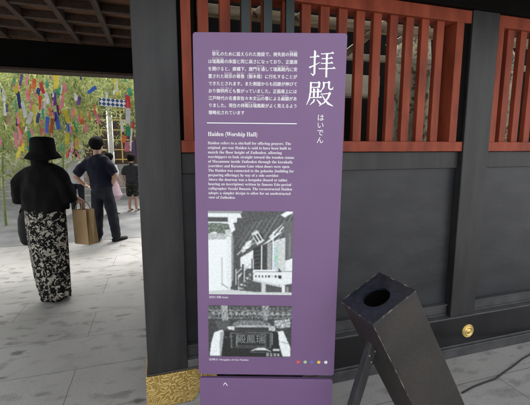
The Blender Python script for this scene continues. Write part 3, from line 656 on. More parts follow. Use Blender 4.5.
# strut
def sbar(p0, p1, w, d, name, m, bev=0.003):
    p0 = Vector(p0); p1 = Vector(p1); v = p1 - p0; q = v.to_track_quat('Z', 'Y').to_matrix().to_4x4()
    b = BM(); box(b, -w / 2, w / 2, -d / 2, d / 2, 0, v.length, Matrix.Translation(p0) @ q); return obj(name, b, M[m], bx, bev)
OX = Vector((1.22, 1.18, 0))
sbar(Vector((0.612, 1.19, 0)) - OX, Vector((0.842, 1.19, 0.775)) - OX, 0.036, 0.036, 'strut', 'strut')
for dz, dx in ((0.70, -0.012), (0.715, 0.010), (0.67, 0.006)):
    b = BM(); x = 0.612 + (0.842 - 0.612) * dz / 0.775 + dx
    box(b, x - 0.0035 - 1.22, x + 0.0035 - 1.22, -0.0085 - 0.003, -0.0085, dz - 0.0035, dz + 0.0035); obj('bolt', b, M['boltm'], bx)

# cable
b = BM(); pts = [(1.80, 1.60), (1.92, 1.625), (2.03, 1.637), (2.118, 1.643), (2.18, 1.660), (2.252, 1.682), (2.358, 1.710), (2.52, 1.76), (2.70, 1.80), (3.2, 1.83)]
tube(b, [(x, y, 0.006) for x, y in pts], 0.0055, 8); tag(obj('cable', b, M['cord'], smooth=True), 'thin black cable lying on the pale paving near the wall foot', 'cable')

# ================================================================== PEOPLE
def ellip(bm, c, r, n=16):
    bmesh.ops.create_uvsphere(bm, u_segments=n, v_segments=n // 2 + 2, radius=1, matrix=Matrix.Translation(c) @ Matrix.Diagonal((r[0], r[1], r[2], 1)))
def hand(bm, w, d, palm_n, s=1.0, curl=0.5, thumb_side=1):
    """hand from wrist w pointing along d, palm facing palm_n"""
    w = Vector(w); d = Vector(d).normalized(); pn = Vector(palm_n); pn = (pn - d * pn.dot(d)).normalized(); sd = d.cross(pn) * thumb_side
    loft(bm, [w - d * 0.01 * s, w + d * 0.04 * s, w + d * 0.085 * s], [(0.026 * s, 0.018 * s), (0.038 * s, 0.016 * s), (0.040 * s, 0.014 * s)], side=sd)
    for k, L in enumerate((0.068, 0.078, 0.074, 0.058)):
        o = w + d * 0.085 * s + sd * (0.030 - k * 0.020) * s
        q1 = (d * math.cos(curl * 0.6) + pn * math.sin(curl * 0.6)); q2 = (d * math.cos(curl * 1.7) + pn * math.sin(curl * 1.7)); q3 = (d * math.cos(curl * 2.6) + pn * math.sin(curl * 2.6))
        a_ = o + q1 * L * 0.45 * s; b_ = a_ + q2 * L * 0.32 * s; c_ = b_ + q3 * L * 0.25 * s
        loft(bm, [o - d * 0.01 * s, a_, b_, c_], [0.0095 * s, 0.009 * s, 0.0085 * s, 0.0075 * s], n=8)
    o = w + d * 0.025 * s + sd * 0.03 * s; q = (d * 0.7 + sd * 0.6 + pn * 0.3).normalized()
    loft(bm, [o, o + q * 0.035 * s, o + (q + d * 0.3 + pn * 0.3).normalized() * 0.062 * s], [0.012 * s, 0.0105 * s, 0.009 * s], n=8)
def head(bm, c, s=1.0, yaw=0.0):
    """c = head centre; face towards +y rotated by yaw"""
    c = Vector(c); R = Matrix.Rotation(yaw, 4, 'Z'); T = Matrix.Translation(c) @ R
    def E(p, r): 
        bmesh.ops.create_uvsphere(bm, u_segments=16, v_segments=10, radius=1, matrix=T @ Matrix.Translation(Vector(p) * s) @ Matrix.Diagonal((r[0] * s, r[1] * s, r[2] * s, 1)))
    E((0, -0.01, 0.02), (0.077, 0.095, 0.098)); E((0, 0.028, -0.045), (0.058, 0.062, 0.072))
    E((0, 0.092, -0.015), (0.012, 0.02, 0.024)); E((0, 0.083, -0.055), (0.022, 0.012, 0.008)); E((0, 0.07, -0.095), (0.024, 0.02, 0.016))
    E((0.078, 0.0, -0.01), (0.010, 0.02, 0.032)); E((-0.078, 0.0, -0.01), (0.010, 0.02, 0.032))
    E((0.03, 0.078, 0.008), (0.014, 0.01, 0.009)); E((-0.03, 0.078, 0.008), (0.014, 0.01, 0.009))
def shoe(bm, x, y, L=0.27, w=0.048, yaw=0.0, h=0.08):
    c, s_ = math.cos(yaw), math.sin(yaw)
    P = lambda a, z: (x - s_ * a, y + c * a, z)
    loft(bm, [P(-0.08, h * 0.45), P(0.0, h * 0.5), P(L * 0.4, h * 0.38), P(L * 0.66, h * 0.3)], [(w * 0.8, h * 0.45), (w * 0.85, h * 0.5), (w, h * 0.38), (w * 0.75, h * 0.28)], side=(c, s_, 0))
RZ = rad(-17)
# ---- woman in the bucket hat
wm = empty('person', (-1.055, 3.935, 0), RZ); tag(wm, 'person in black bucket hat, loose black top and long black and white floral skirt', 'person')
b = BM(); head(b, (0, 0.02, 1.465), 1.0); loft(b, [(0, 0, 1.30), (0, 0.0, 1.40)], [0.062, 0.055])
loft(b, [(0, 0, 0.80), (0, 0, 0.95), (0, 0, 1.15), (0, 0, 1.28), (0, 0, 1.34)], [(0.18, 0.13), (0.17, 0.12), (0.19, 0.13), (0.17, 0.10), (0.08, 0.07)])
for sx in (-1, 1):
    ex, hx = sx * 0.265 - (0.04 if sx < 0 else 0), (-0.36 if sx < 0 else 0.36)
    loft(b, [(sx * 0.15, 0, 1.24), (sx * 0.235, -0.015, 1.12), (ex, 0.0, 1.00)], [0.045, 0.045, 0.040]); loft(b, [(ex, 0.0, 1.00), ((ex + hx) / 2, 0.10, 0.94), (hx, 0.14, 0.90)], [0.042, 0.036, 0.026])
    hand(b, (hx, 0.14, 0.90), (0.05 * -sx, 0.05, -1), (-sx, 0.1, 0), 0.92, 0.75, 1)
    loft(b, [(sx * 0.09, 0, 0.85), (sx * 0.10, 0.0, 0.48), (sx * 0.10, 0, 0.08)], [0.085, 0.055, 0.038])
obj('body', remesh(b, 0.008, 4), M['skin'], wm, smooth=True)
b = BM()
loft(b, [(0, 0, 0.835), (0, 0, 0.95), (0, 0, 1.12), (0, 0, 1.25), (0, 0, 1.325), (0, 0, 1.375)], [(0.262, 0.18), (0.255, 0.17), (0.258, 0.165), (0.255, 0.15), (0.20, 0.12), (0.085, 0.08)], n=28, flat=True)
for sx, SX in ((-1, 0.045), (1, 0.0)): loft(b, [(sx * 0.05, 0, 1.27), (sx * 0.16, 0, 1.255), (sx * 0.235 - SX, -0.02, 1.14), (sx * 0.265 - SX, 0.0, 1.00), (sx * 0.27 - SX, 0.02, 0.925)], [(0.085, 0.06), (0.09, 0.085), (0.09, 0.08), (0.085, 0.075), (0.085, 0.073)], side=(0, 1, 0), flat=True)
me = remesh(b, 0.012, 6); wrinkle(me, 0.022, 10, 0.5)
obj('top', me, M['blackcloth'], wm, smooth=True)
b = BM(); n = 44; prof = [(0.87, 0.235, 0.165, -.012), (0.78, 0.24, 0.17, -.01), (0.6, 0.232, 0.17, 0.0), (0.4, 0.215, 0.16, 0.017), (0.22, 0.198, 0.15, 0.034), (0.10, 0.180, 0.14, 0.05), (0.03, 0.168, 0.13, 0.06)]
rings = []
for zi, (z, a_, b_, cx_) in enumerate(prof):
    ring = []
    for i in range(n):
        t = 2 * math.pi * i / n; f = 0.012 * (0.3 + (0.87 - z)) * math.sin(9 * t + 1.3 + z) + 0.008 * math.sin(4 * t + 3 * z)
        x = (a_ + f) * math.cos(t) ; y = (b_ + f) * math.sin(t) - 0.03 * (0.87 - z) * math.exp(-((t - 4.7) / 0.12) ** 2) * -1
        ring.append(b.verts.new((x + cx_, y, z - (0.02 * math.sin(3 * t) if zi == 6 else 0))))
    rings.append(ring)
for A, B in zip(rings, rings[1:]):
    for i in range(n): b.faces.new((A[i], A[(i + 1) % n], B[(i + 1) % n], B[i]))
sk = obj('skirt', b, M['floral'], wm, smooth=True); ss = sk.modifiers.new('s', 'SUBSURF'); ss.levels = 1; ss.render_levels = 1
so = sk.modifiers.new('t', 'SOLIDIFY'); so.thickness = 0.004
for sx in (-1, 1):
    b = BM(); shoe(b, sx * 0.09 + 0.01, 0.0, 0.24, 0.042); obj('shoe', remesh(b, 0.008, 3, 'shoe'), M['leather'], wm, smooth=True)
# hat
b = BM(); n = 40; hp = [(0.0, 1.668), (0.07, 1.665), (0.118, 1.652), (0.128, 1.63), (0.133, 1.57), (0.138, 1.505), (0.155, 1.475), (0.178, 1.445), (0.198, 1.418)]
rings = []
for r, z in hp[1:]: rings.append([b.verts.new((r * 0.98 * math.cos(2 * math.pi * i / n), 0.01 + r * 1.06 * math.sin(2 * math.pi * i / n), z + (0.012 * math.sin(2 * math.pi * i / n * 2 + 0.6) if r > 0.15 else 0))) for i in range(n)])
b.faces.new(rings[0])
for A, B in zip(rings, rings[1:]):
    for i in range(n): b.faces.new((A[i], A[(i + 1) % n], B[(i + 1) % n], B[i]))
ho = obj('bucket_hat', b, M['blackcloth'], wm, smooth=True); so = ho.modifiers.new('t', 'SOLIDIFY'); so.thickness = 0.005
b = BM(); loft(b, [(0, -0.03, 1.50), (0, -0.05, 1.40), (0, -0.055, 1.31), (0, -0.06, 1.25)], [(0.095, 0.075), (0.098, 0.065), (0.088, 0.05), (0.06, 0.03)])
me = remesh(b, 0.01, 3); wrinkle(me, 0.006, 30, 0.15); obj('hair', me, M['hair'], wm, smooth=True)
for ch in list(wm.children):
    for v in ch.data.vertices:
        z = v.co.z; v.co.x *= 0.87 if ch.name.startswith(('hair', 'bucket')) else 0.84 if not ch.name.startswith('skirt') else 0.81; v.co.y *= 0.87
        if ch.name.startswith('bucket'): v.co.x = v.co.x * 0.90 + 0.012
        v.co.z = 0.005 + z * 1.115 if z < 0.87 else 1.55 - (1.55 - z) * 0.853
        if z < 0.87 and not ch.name.startswith('shoe'): v.co.x -= 0.03 * (0.87 - z)
# bags she carries
bgm = empty('shopping_bag', (-1.10, 3.945, 0), RZ); WM = Matrix.Translation(wm.location) @ Matrix.Rotation(RZ, 4, 'Z'); bgm.location = WM @ Vector((0.315, 0.12, 0.565)); bgm.rotation_euler = (rad(0), rad(-5), RZ - rad(32))
tag(bgm, 'brown kraft paper bag in the right hand of the person in the bucket hat', 'shopping bag')
b = BM(); wb_, db_, hb_ = 0.125, 0.055, 0.355
lo_ = [(-wb_, -db_), (wb_, -db_), (wb_ + 0.0, 0), (wb_, db_), (-wb_, db_), (-wb_, 0)]; hi_ = [(-wb_ * 1.0, -db_ * 0.8), (wb_, -db_ * 0.8), (wb_ - 0.028, 0), (wb_, db_ * 0.8), (-wb_, db_ * 0.8), (-wb_ + 0.028, 0)]
A = [b.verts.new((x, y, 0)) for x, y in lo_]; B = [b.verts.new((x, y, hb_)) for x, y in hi_]; b.faces.new(A)
for i in range(6): b.faces.new((A[i], A[(i + 1) % 6], B[(i + 1) % 6], B[i]))
bo = obj('paper_body', b, M['kraft'], bgm); so = bo.modifiers.new('t', 'SOLIDIFY'); so.thickness = 0.002
for sy in (-1, 1):
    b = BM(); tube(b, [(-0.06, sy * 0.05, hb_ - 0.01), (-0.045, sy * 0.03, hb_ + 0.06), (0, sy * 0.008, hb_ + 0.085), (0.045, sy * 0.03, hb_ + 0.06), (0.06, sy * 0.05, hb_ - 0.01)], 0.006); obj('handle', b, M['twine'], bgm, smooth=True)
hb = empty('handbag', (0, 0, 0), RZ); hb.location = WM @ Vector((-0.285, 0.12, 0.535)); hb.rotation_euler = (0, 0, RZ + rad(10))
tag(hb, 'black rounded tote bag hanging from the left hand of the person in the hat', 'handbag')
b = BM(); loft(b, [(0, 0, 0.05), (0, 0, 0.15), (0, 0, 0.28), (0, 0, 0.37)], [(0.075, 0.06), (0.09, 0.07), (0.085, 0.06), (0.06, 0.025)], side=(1, 0, 0)); obj('bag_body', remesh(b, 0.01, 4), M['leather'], hb, smooth=True)
for sy in (-1, 1):
    b = BM(); tube(b, [(-0.05, sy * 0.02, 0.36), (-0.03, sy * 0.012, 0.41), (0, sy * 0.006, 0.425), (0.03, sy * 0.012, 0.41), (0.05, sy * 0.02, 0.36)], 0.007); obj('handle', b, M['leather'], hb, smooth=True)

# ---- man with hands on hips
mn = empty('person', (-0.815, 6.27, 0), RZ); tag(mn, 'person in a navy shirt and dark trousers standing with hands on hips, seen from behind', 'person')
b = BM(); hc = (-0.185, 0.02, 1.575); head(b, hc, 1.05, rad(-25))
loft(b, [(-0.18, 0, 1.38), (-0.185, 0.0, 1.50)], [0.068, 0.062])
loft(b, [(-0.08, 0, 0.92), (-0.10, 0, 1.05), (-0.15, 0, 1.25), (-0.175, 0, 1.36), (-0.18, 0, 1.42)], [(0.165, 0.12), (0.16, 0.12), (0.19, 0.12), (0.155, 0.09), (0.07, 0.065)])
loft(b, [(-0.34, 0, 1.30), (-0.45, -0.03, 1.19), (-0.545, -0.02, 1.085)], [0.048, 0.046, 0.043]); loft(b, [(-0.545, -0.02, 1.085), (-0.49, 0.0, 1.01), (-0.41, 0.03, 0.94)], [0.044, 0.04, 0.028])
hand(b, (-0.41, 0.03, 0.94), (0.75, 0.0, -0.5), (0.4, 0.0, 0.9), 1.0, 0.5, 1)
loft(b, [(0.0, 0, 1.30), (0.11, -0.03, 1.20), (0.20, -0.02, 1.085)], [0.048, 0.046, 0.043]); loft(b, [(0.20, -0.02, 1.085), (0.14, 0.0, 1.01), (0.09, 0.03, 0.935)], [0.044, 0.04, 0.028])
hand(b, (0.09, 0.03, 0.935), (-0.75, 0.0, -0.45), (-0.4, 0.0, 0.9), 1.0, 0.5, -1)
loft(b, [(-0.17, 0, 0.90), (-0.18, 0.0, 0.48), (-0.165, -0.02, 0.08)], [0.085, 0.06, 0.042]); loft(b, [(0.0, 0, 0.90), (0.08, 0.0, 0.48), (0.155, -0.02, 0.08)], [0.085, 0.06, 0.042])
obj('body', remesh(b, 0.008, 4), M['skin'], mn, smooth=True)
b = BM()
loft(b, [(-0.085, 0, 0.90), (-0.095, 0, 1.0), (-0.13, 0, 1.16), (-0.155, 0, 1.29), (-0.17, 0, 1.365), (-0.18, 0, 1.43)], [(0.205, 0.15), (0.20, 0.145), (0.215, 0.15), (0.235, 0.14), (0.20, 0.115), (0.085, 0.08)], n=26, flat=True)
loft(b, [(-0.18, 0, 1.32), (-0.33, 0, 1.305), (-0.44, -0.03, 1.21), (-0.52, -0.025, 1.115)], [0.06, 0.088, 0.085, 0.078], flat=True); loft(b, [(-0.16, 0, 1.32), (-0.01, 0, 1.305), (0.10, -0.03, 1.215), (0.18, -0.025, 1.115)], [0.06, 0.088, 0.085, 0.078], flat=True)
me = remesh(b, 0.011, 6); wrinkle(me, 0.012, 11, 0.6, 3); obj('shirt', me, M['navycloth'], mn, smooth=True)
b = BM()
loft(b, [(-0.085, 0, 0.99), (-0.085, 0, 0.92), (-0.085, 0, 0.82)], [(0.175, 0.135), (0.19, 0.15), (0.19, 0.15)], n=26)
loft(b, [(-0.175, 0, 0.84), (-0.185, 0.0, 0.62), (-0.185, 0.01, 0.45), (-0.175, 0.0, 0.25), (-0.165, -0.01, 0.09)], [(0.105, 0.12), (0.10, 0.11), (0.088, 0.095), (0.08, 0.085), (0.074, 0.085)])
loft(b, [(0.0, 0, 0.84), (0.055, 0.0, 0.62), (0.09, 0.01, 0.45), (0.13, 0.0, 0.25), (0.155, -0.01, 0.09)], [(0.105, 0.12), (0.10, 0.11), (0.088, 0.095), (0.08, 0.085), (0.074, 0.085)])
me = remesh(b, 0.010, 5); wrinkle(me, 0.012, 12, 1.0, 8); obj('trousers', me, M['jeans'], mn, smooth=True)
for x, yw in ((-0.175, 0.35), (0.165, -0.5)):
    b = BM(); shoe(b, x, 0.0, 0.28, 0.052, yw); obj('shoe', remesh(b, 0.008, 3, 'shoe'), M['leather'], mn, smooth=True)
for ch in mn.children:
    for v in ch.data.vertices: v.co.x = v.co.x * 0.955 + 0.06 * v.co.z; v.co.x = v.co.x if v.co.x < -0.1 else -0.1 + (v.co.x + 0.1) * (0.84 if v.co.z > 0.8 else 0.84 + 0.16 * (0.8 - v.co.z) / 0.8)
hc = (hc[0] * 0.955 + 0.06 * hc[2], hc[1], hc[2])
def hair_cap(c, s, yaw, parent, long=0.0):
    b = BM(); T = Matrix.Translation(Vector(c)) @ Matrix.Rotation(yaw, 4, 'Z')
    bmesh.ops.create_uvsphere(b, u_segments=32, v_segments=24, radius=1, matrix=T @ Matrix.Translation(Vector((0, -0.018, 0.03)) * s) @ Matrix.Diagonal((0.092 * s, 0.105 * s, 0.103 * s, 1)))
    Ti = T.inverted()
    dl = []
    for v in b.verts:
        q = (Ti @ v.co) / s
        if (q.y > 0.045 and q.z < 0.055) or q.z < (-0.062 - long) or (q.y > 0.0 and q.z < -0.01): dl.append(v)
    bmesh.ops.delete(b, geom=dl, context='VERTS')
    for v in b.verts: v.co += (v.co - Vector(c)).normalized() * 0.006 * noise.noise(v.co * 40)
    o = obj('hair', b, M['hair'], parent, smooth=True); so = o.modifiers.new('t', 'SOLIDIFY'); so.thickness = 0.012; so.offset = 0; return o
hair_cap(hc, 1.08, rad(-25), mn)

# ---- simple smaller figures further back
def figure(loc, rz, h, tee, bottom, legtype, label, arm_out=0.0, yaw=0.0, hairlong=0.0):
    s = h / 1.70; o = empty('person', loc, rz); tag(o, label, 'person')
    b = BM(); head(b, (0, 0.02, 1.56 * s), 1.0 * max(s, 0.9), yaw); loft(b, [(0, 0, 1.34 * s), (0, 0, 1.46 * s)], [0.058 * s, 0.052 * s])
    loft(b, [(0, 0, 0.90 * s), (0, 0, 1.05 * s), (0, 0, 1.25 * s), (0, 0, 1.35 * s), (0, 0, 1.40 * s)], [(0.15 * s, 0.11 * s), (0.14 * s, 0.10 * s), (0.17 * s, 0.11 * s), (0.16 * s, 0.10 * s), (0.08 * s, 0.07 * s)])
    for sx in (-1, 1):
        e = (sx * (0.235 + arm_out) * s, -0.02 * s, 1.08 * s); w_ = (sx * (0.25 + arm_out * 0.5) * s, 0.10 * s, 0.90 * s)
        loft(b, [(sx * 0.17 * s, 0, 1.33 * s), e], [0.05 * s, 0.04 * s]); loft(b, [e, w_], [0.038 * s, 0.026 * s]); hand(b, w_, (0, 0.3, -1), (-sx, 0, 0), 0.95 * s, 0.35, 1)
        loft(b, [(sx * 0.085 * s, 0, 0.90 * s), (sx * 0.09 * s, 0.01, 0.48 * s), (sx * 0.095 * s, -0.01, 0.26 * s), (sx * 0.10 * s, -0.01, 0.06 * s)], [0.085 * s, 0.055 * s, 0.05 * s, 0.032 * s])
        shoe(b, sx * 0.10 * s, 0, 0.22 * s, 0.036 * s, 0, 0.05 * s)
    obj('body', remesh(b, 0.009, 3), M['skin'], o, smooth=True)
    b = BM()
    loft(b, [(0, 0, 0.86 * s), (0, 0, 1.05 * s), (0, 0, 1.25 * s), (0, 0, 1.345 * s), (0, 0, 1.40 * s)], [(0.185 * s, 0.14 * s), (0.18 * s, 0.135 * s), (0.20 * s, 0.135 * s), (0.185 * s, 0.115 * s), (0.08 * s, 0.075 * s)], n=22)
    for sx in (-1, 1): loft(b, [(sx * 0.16 * s, 0, 1.315 * s), (sx * (0.21 + arm_out * .6) * s, -0.01, 1.19 * s), (sx * (0.225 + arm_out * .8) * s, -0.015, 1.13 * s)], [0.072 * s, 0.07 * s, 0.068 * s])
    me = remesh(b, 0.012, 5); wrinkle(me, 0.008, 12, 0.6, loc[0] * 7); obj('shirt', me, tee, o, smooth=True)
    b = BM()
    if legtype == 'dress':
        loft(b, [(0, 0, 1.0 * s), (0, 0, 0.8 * s), (0, 0, 0.55 * s)], [(0.15 * s, 0.12 * s), (0.24 * s, 0.18 * s), (0.32 * s, 0.24 * s)], n=26); nm = 'skirt'
    else:
        low = 0.50 if legtype == 'shorts' else 0.10
        loft(b, [(0, 0, 0.95 * s), (0, 0, 0.84 * s)], [(0.165 * s, 0.125 * s), (0.175 * s, 0.13 * s)], n=20)
        for sx in (-1, 1): loft(b, [(sx * 0.09 * s, 0, 0.86 * s), (sx * 0.098 * s, 0, (0.86 + low) / 2 * s), (sx * 0.10 * s, 0, low * s)], [0.098 * s, 0.09 * s if legtype == 'shorts' else 0.075 * s, 0.092 * s if legtype == 'shorts' else 0.06 * s])
        nm = 'shorts' if legtype == 'shorts' else 'trousers'
    me = remesh(b, 0.011, 4); wrinkle(me, 0.008, 12, 0.8, 2); obj(nm, me, bottom, o, smooth=True)
    for sx in (-1, 1):
        b = BM(); box(b, sx * 0.10 * s - 0.04 * s, sx * 0.10 * s + 0.04 * s, -0.09 * s, 0.17 * s, 0.0, 0.022); box(b, sx * 0.10 * s - 0.042 * s, sx * 0.10 * s + 0.042 * s, 0.05 * s, 0.085 * s, 0.022, 0.062 * s)
        obj('sandal', b, M['leather'], o, 0.004)
    hair_cap((0, 0.02, 1.56 * s), 1.03 * max(s, 0.9), yaw, o, hairlong); return o
figure((-0.575, 9.12, 0), RZ, 1.385, M['greytee'], M['camo'], 'shorts', 'child in a charcoal tee and camouflage shorts standing before the stone steps', 0.02, rad(10))
figure((-1.78, 9.1, 0), RZ + 0.3, 1.50, M['whitecloth'], M['jeans'], 'trousers', 'person in a white shirt half hidden behind the person with hands on hips', 0.05, rad(20))
figure((-1.02, 8.75, 0), RZ - 0.2, 1.42, M['whitecloth'], M['pinkcloth'], 'dress', 'child in white top and pale pink skirt behind the person with hands on hips', 0.0, 0, 0.05)

# ================================================================== COURTYARD: hall with steps
st = empty('stone_stairs', (-1.6, 11.2, 0)); tag(st, 'grey stone steps rising to the dark wooden doors across the courtyard', 'steps')
for i in range(6):
    b = BM(); box(b, -3.0, 3.6, 0.30 * i, 2.1, 0.16 * i + (0.0005 if i else 0), 0.16 * (i + 1)); obj('step', b, M['step'], st, 0.008)
fh = empty('main_hall', (-1.4, 13.5, 0)); tag(fh, 'dark wooden shrine hall with gold fitted doors and white walls across the courtyard', 'shrine hall')
def fpart(name, bx_, m, parent=fh, bevel=0.0):
    b = BM()
    for q in bx_: box(b, *q)
    return obj(name, b, M[m], parent, bevel)
fpart('platform', [(-7, 6, -0.195, 4.0, 0, 0.955)], 'step')
fpart('wall', [(-6.5, -0.75, 0.2, 0.35, 0.956, 4.2), (0.75, 5.5, 0.2, 0.35, 0.956, 4.2), (-0.75, 0.75, 0.2, 0.35, 3.0, 4.2)], 'plaster')
for x in (-6.5, -4.5, -2.6, -0.95, 0.55, 2.4, 4.4):
    fpart('pillar', [(x, x + 0.22, -0.02, 0.19, 0.956, 4.2)], 'hallwood', bevel=0.01)
fpart('lintel', [(-6.5, 5.5, -0.04, 0.19, 3.02, 3.25)], 'hallwood')
for s_, x0 in ((0, -0.72), (1, 0.01)):
    d = fpart('door', [(x0, x0 + 0.54 + 0.0, 0.05, 0.11, 0.957, 3.0)], 'hallwood')
    bars = []
    for k in range(6): z = 1.1 + k * 0.34; bars.append((x0 + 0.02, x0 + 0.52, 0.035, 0.0495, z, z + 0.035))
    bars.append((x0 + 0.25, x0 + 0.29, 0.028, 0.0345, 1.0, 2.95))
    fpart('gold_fitting', bars, 'gold', d)
fpart('white_curtain', [(-0.12, 0.0, -0.10, -0.05, 0.97, 2.95)], 'plaster')
# check-patterned band under the eaves
cm = bpy.data.materials.new('blue_white_check'); cm.use_nodes = True; nt = cm.node_tree; tc = N(nt, 'ShaderNodeTexCoord'); mp = N(nt, 'ShaderNodeMapping'); ck = N(nt, 'ShaderNodeTexChecker', Scale=19.0)
mp.inputs['Rotation'].default_value = (0, rad(45), 0); mp.inputs['Location'].default_value = (0, 0.03, 0)
ck.inputs['Color1'].default_value = (0.75, 0.76, 0.78, 1); ck.inputs['Color2'].default_value = (0.03, 0.08, 0.18, 1)
nt.links.new(tc.outputs['Object'], mp.inputs[0]); nt.links.new(mp.outputs[0], ck.inputs[0]); nt.links.new(ck.outputs[0], nt.nodes['Principled BSDF'].inputs['Base Color']); M['check'] = cm
fpart('eave', [(-7.2, 6.2, -1.0, 4.2, 4.2, 4.35)], 'hallwood')
b = BM(); a = [b.verts.new(p) for p in ((-7.6, -1.3, 4.36), (6.6, -1.3, 4.36), (6.6, 2.2, 6.6), (-7.6, 2.2, 6.6), (-7.6, 4.6, 4.36), (6.6, 4.6, 4.36))]
b.faces.new((a[0], a[1], a[2], a[3])); b.faces.new((a[3], a[2], a[5], a[4])); b.faces.new((a[0], a[3], a[4])); b.faces.new((a[1], a[5], a[2])); b.faces.new((a[0], a[4], a[5], a[1]))
obj('roof', b, M['tile'], fh)
b = BM(); box(b, -0.23, 0.23, -0.01, 0.01, 0, 0.14); ckb = obj('checked_banner', b, cm); ckb.location = (-0.72, 7.25, 2.285); ckb.rotation_euler = (0, rad(3), 0.1); tag(ckb, 'small blue and white checked banner hung among the bamboo by the broad post', 'banner')

# ================================================================== TANABATA BAMBOO
def leafmesh(segs, nleaf, size=0.10, spread=0.16):
    b = BM()
    for (p, d) in segs:
        for _ in range(nleaf):
            o = p + Vector((random.gauss(0, spread), random.gauss(0, spread), random.gauss(0, spread)))
            for _k in range(3):
                q = Vector((random.uniform(-1, 1), random.uniform(-1, 1), random.uniform(-1.3, 0.35))).normalized(); L = size * random.uniform(0.7, 1.5)
                s_ = q.cross(Vector((random.uniform(-1, 1), random.uniform(-1, 1), random.uniform(-1, 1)))).normalized() * L * 0.10
                m_ = o + q * L * 0.4; e_ = o + q * L + Vector((0, 0, -0.15 * L))
                v = [b.verts.new(o), b.verts.new(m_ + s_), b.verts.new(e_), b.verts.new(m_ - s_)]; b.faces.new(v)
    return b
BG = 'tanabata bamboo plants in the courtyard'
def bamboo(x, y, h, lean, ang, nl, label, nbr=34, tmin=0.28):
    o = empty('bamboo_plant', (x, y, 0)); tag(o, label, 'bamboo', BG)
    c = BM(); pts = []; L = Vector((math.cos(ang), math.sin(ang), 0))
    for i in range(13):
        t = i / 12; pts.append(Vector((0, 0, 0)) + L * lean * t ** 2.2 + Vector((0, 0, h * (t - 0.16 * t ** 3))))
    loft(c, pts, [0.022 * (1 - 0.85 * i / 12) + 0.003 for i in range(13)], n=10)
    segs = []
    for k in range(nbr):
        t = random.uniform(tmin, 1.0); i = min(11, int(t * 12)); p = pts[i].lerp(pts[i + 1], t * 12 - i)
        a_ = random.uniform(0, 2 * math.pi); ln = random.uniform(0.35, 0.8); e = p + Vector((math.cos(a_) * ln, math.sin(a_) * ln, random.uniform(-0.25, 0.25)))
        mid = (p + e) / 2 + Vector((0, 0, 0.06)); loft(c, [p, mid, e], [0.005, 0.004, 0.0025], n=5)
        for j in range(6): segs.append((p.lerp(e, 0.25 + 0.15 * j) + Vector((0, 0, -0.03)), e - p))
    obj('culm', c, M['culm'], o, smooth=True); obj('leaves', leafmesh(segs, nl), M['leaf'], o)
bl = [(-2.9, 8.1, 4.0, 0.6, 0.3, .25), (-2.2, 8.8, 4.2, 0.5, 5.8, .3), (-1.85, 8.1, 3.9, 0.6, 0.0, .45), (-1.9, 9.4, 4.3, 0.6, 0.2, .45), (-2.8, 9.7, 4.2, 0.5, 3.5, .25), (-3.6, 8.9, 4.3, 0.6, 0.6, .25), (-0.05, 8.6, 3.6, 0.9, 3.2, .62), (-3.4, 10.7, 4.2, 0.5, 1.0, .3), (-4.4, 10.1, 4.4, 0.5, 0.2, .3)]
wh = ['leftmost near leafy bamboo decked with paper strips', 'leafy bamboo standing behind the person in the bucket hat', 'arching leafy bamboo left of the person with hands on hips', 'tall leafy bamboo leaning over the courtyard behind the white-shirted person',
      'leafy bamboo further back behind the near row on the left', 'leafy bamboo at the far left of the near row', 'leafy bamboo leaning in from behind the broad post, above the child',
      'rear bamboo seen between the other stems at left', 'rear bamboo at the far left edge']
for (x, y, h, ln, an, tm), l in zip(bl, wh): bamboo(x, y, h, ln, an, 6, l, tmin=tm)

# paper wish strips (each its own thing)
cp, sp_ = math.cos(rad(PITCH)), math.sin(rad(PITCH)); cyw, syw = math.cos(rad(YAW)), math.sin(rad(YAW))
def at(px, py, Y):
    r = px - 265; u = 197.5 - py; up = u * cp - FPX * sp_; fw = FPX * cp + u * sp_
    X_ = r * cyw + fw * syw; Y_ = -r * syw + fw * cyw
    return Vector((X_ * Y / Y_, Y, EYE + up * Y / Y_))
SL = [(21,80,3.4,9,'purple'),(19,100,3,13,'navy'),(16.5,88,3,8,'yellow'),(30,118,4,10,'white'),(18,117,4,10,'pink'),(20,135,4.5,13,'pink'),(29,137,4,10,'green'),(23,147,4,7,'yellow'),(42,88,4,9,'red'),(38,93,4.5,8,'navy'),
 (40,103,4.5,11,'red'),(54,99,4.5,10,'purple'),(56,82,6.5,11,'yellow'),(58,91,5,6,'green'),(47,84,5,6,'green'),(59,110,5,7,'red'),(62,102,4,11,'pink'),(47,98,4,9,'white'),(57,121,6,14,'blue'),(47,125,5.5,13,'blue'),
 (38,118,4.5,8,'navy'),(43,114,3.5,9,'green'),(67,117,4,11,'yellow'),(52,126,3,12,'orange'),(68,128,4.5,10,'blue'),(67,138,3.5,10,'yellow'),(77,144,4,9,'yellow'),(41,132,2.6,7,'red'),(32,132,3,5,'pink'),(92,90,4,9,'blue'),
 (79,101,4,7,'purple'),(75.5,97,4,6,'white'),(117,89,4.2,10,'yellow'),(130,92,4.5,7,'green'),(126,97,3.5,4,'blue'),(128,103,5,13,'red'),(128,116,5,13,'white'),(97,117,3.2,12,'pink'),(73,113,4,8,'pink'),(86,129,5,6,'pink'),
 (82,121,5,5,'orange'),(75,127,3,9,'green'),(128,131,5,8,'green'),(124,139,6,6,'orange'),(127,147,5,8,'pink'),(134,148,3,12,'purple'),(131,140,3,20,'white'),(16,140,3,12,'pink'),(28,96,4,8,'pink'),(34,84,4,8,'orange'),
 (19,152,4,9,'yellow'),(62,146,4,8,'green'),(71,150,3,12,'red'),(16,106,3,10,'green'),(24,110,3.5,12,'white'),(50,112,4,7,'orange'),(132,128,3,10,'red'),(122,126,3,10,'white'),(65,88,3,7,'pink'),(34,110,3,8,'yellow')]
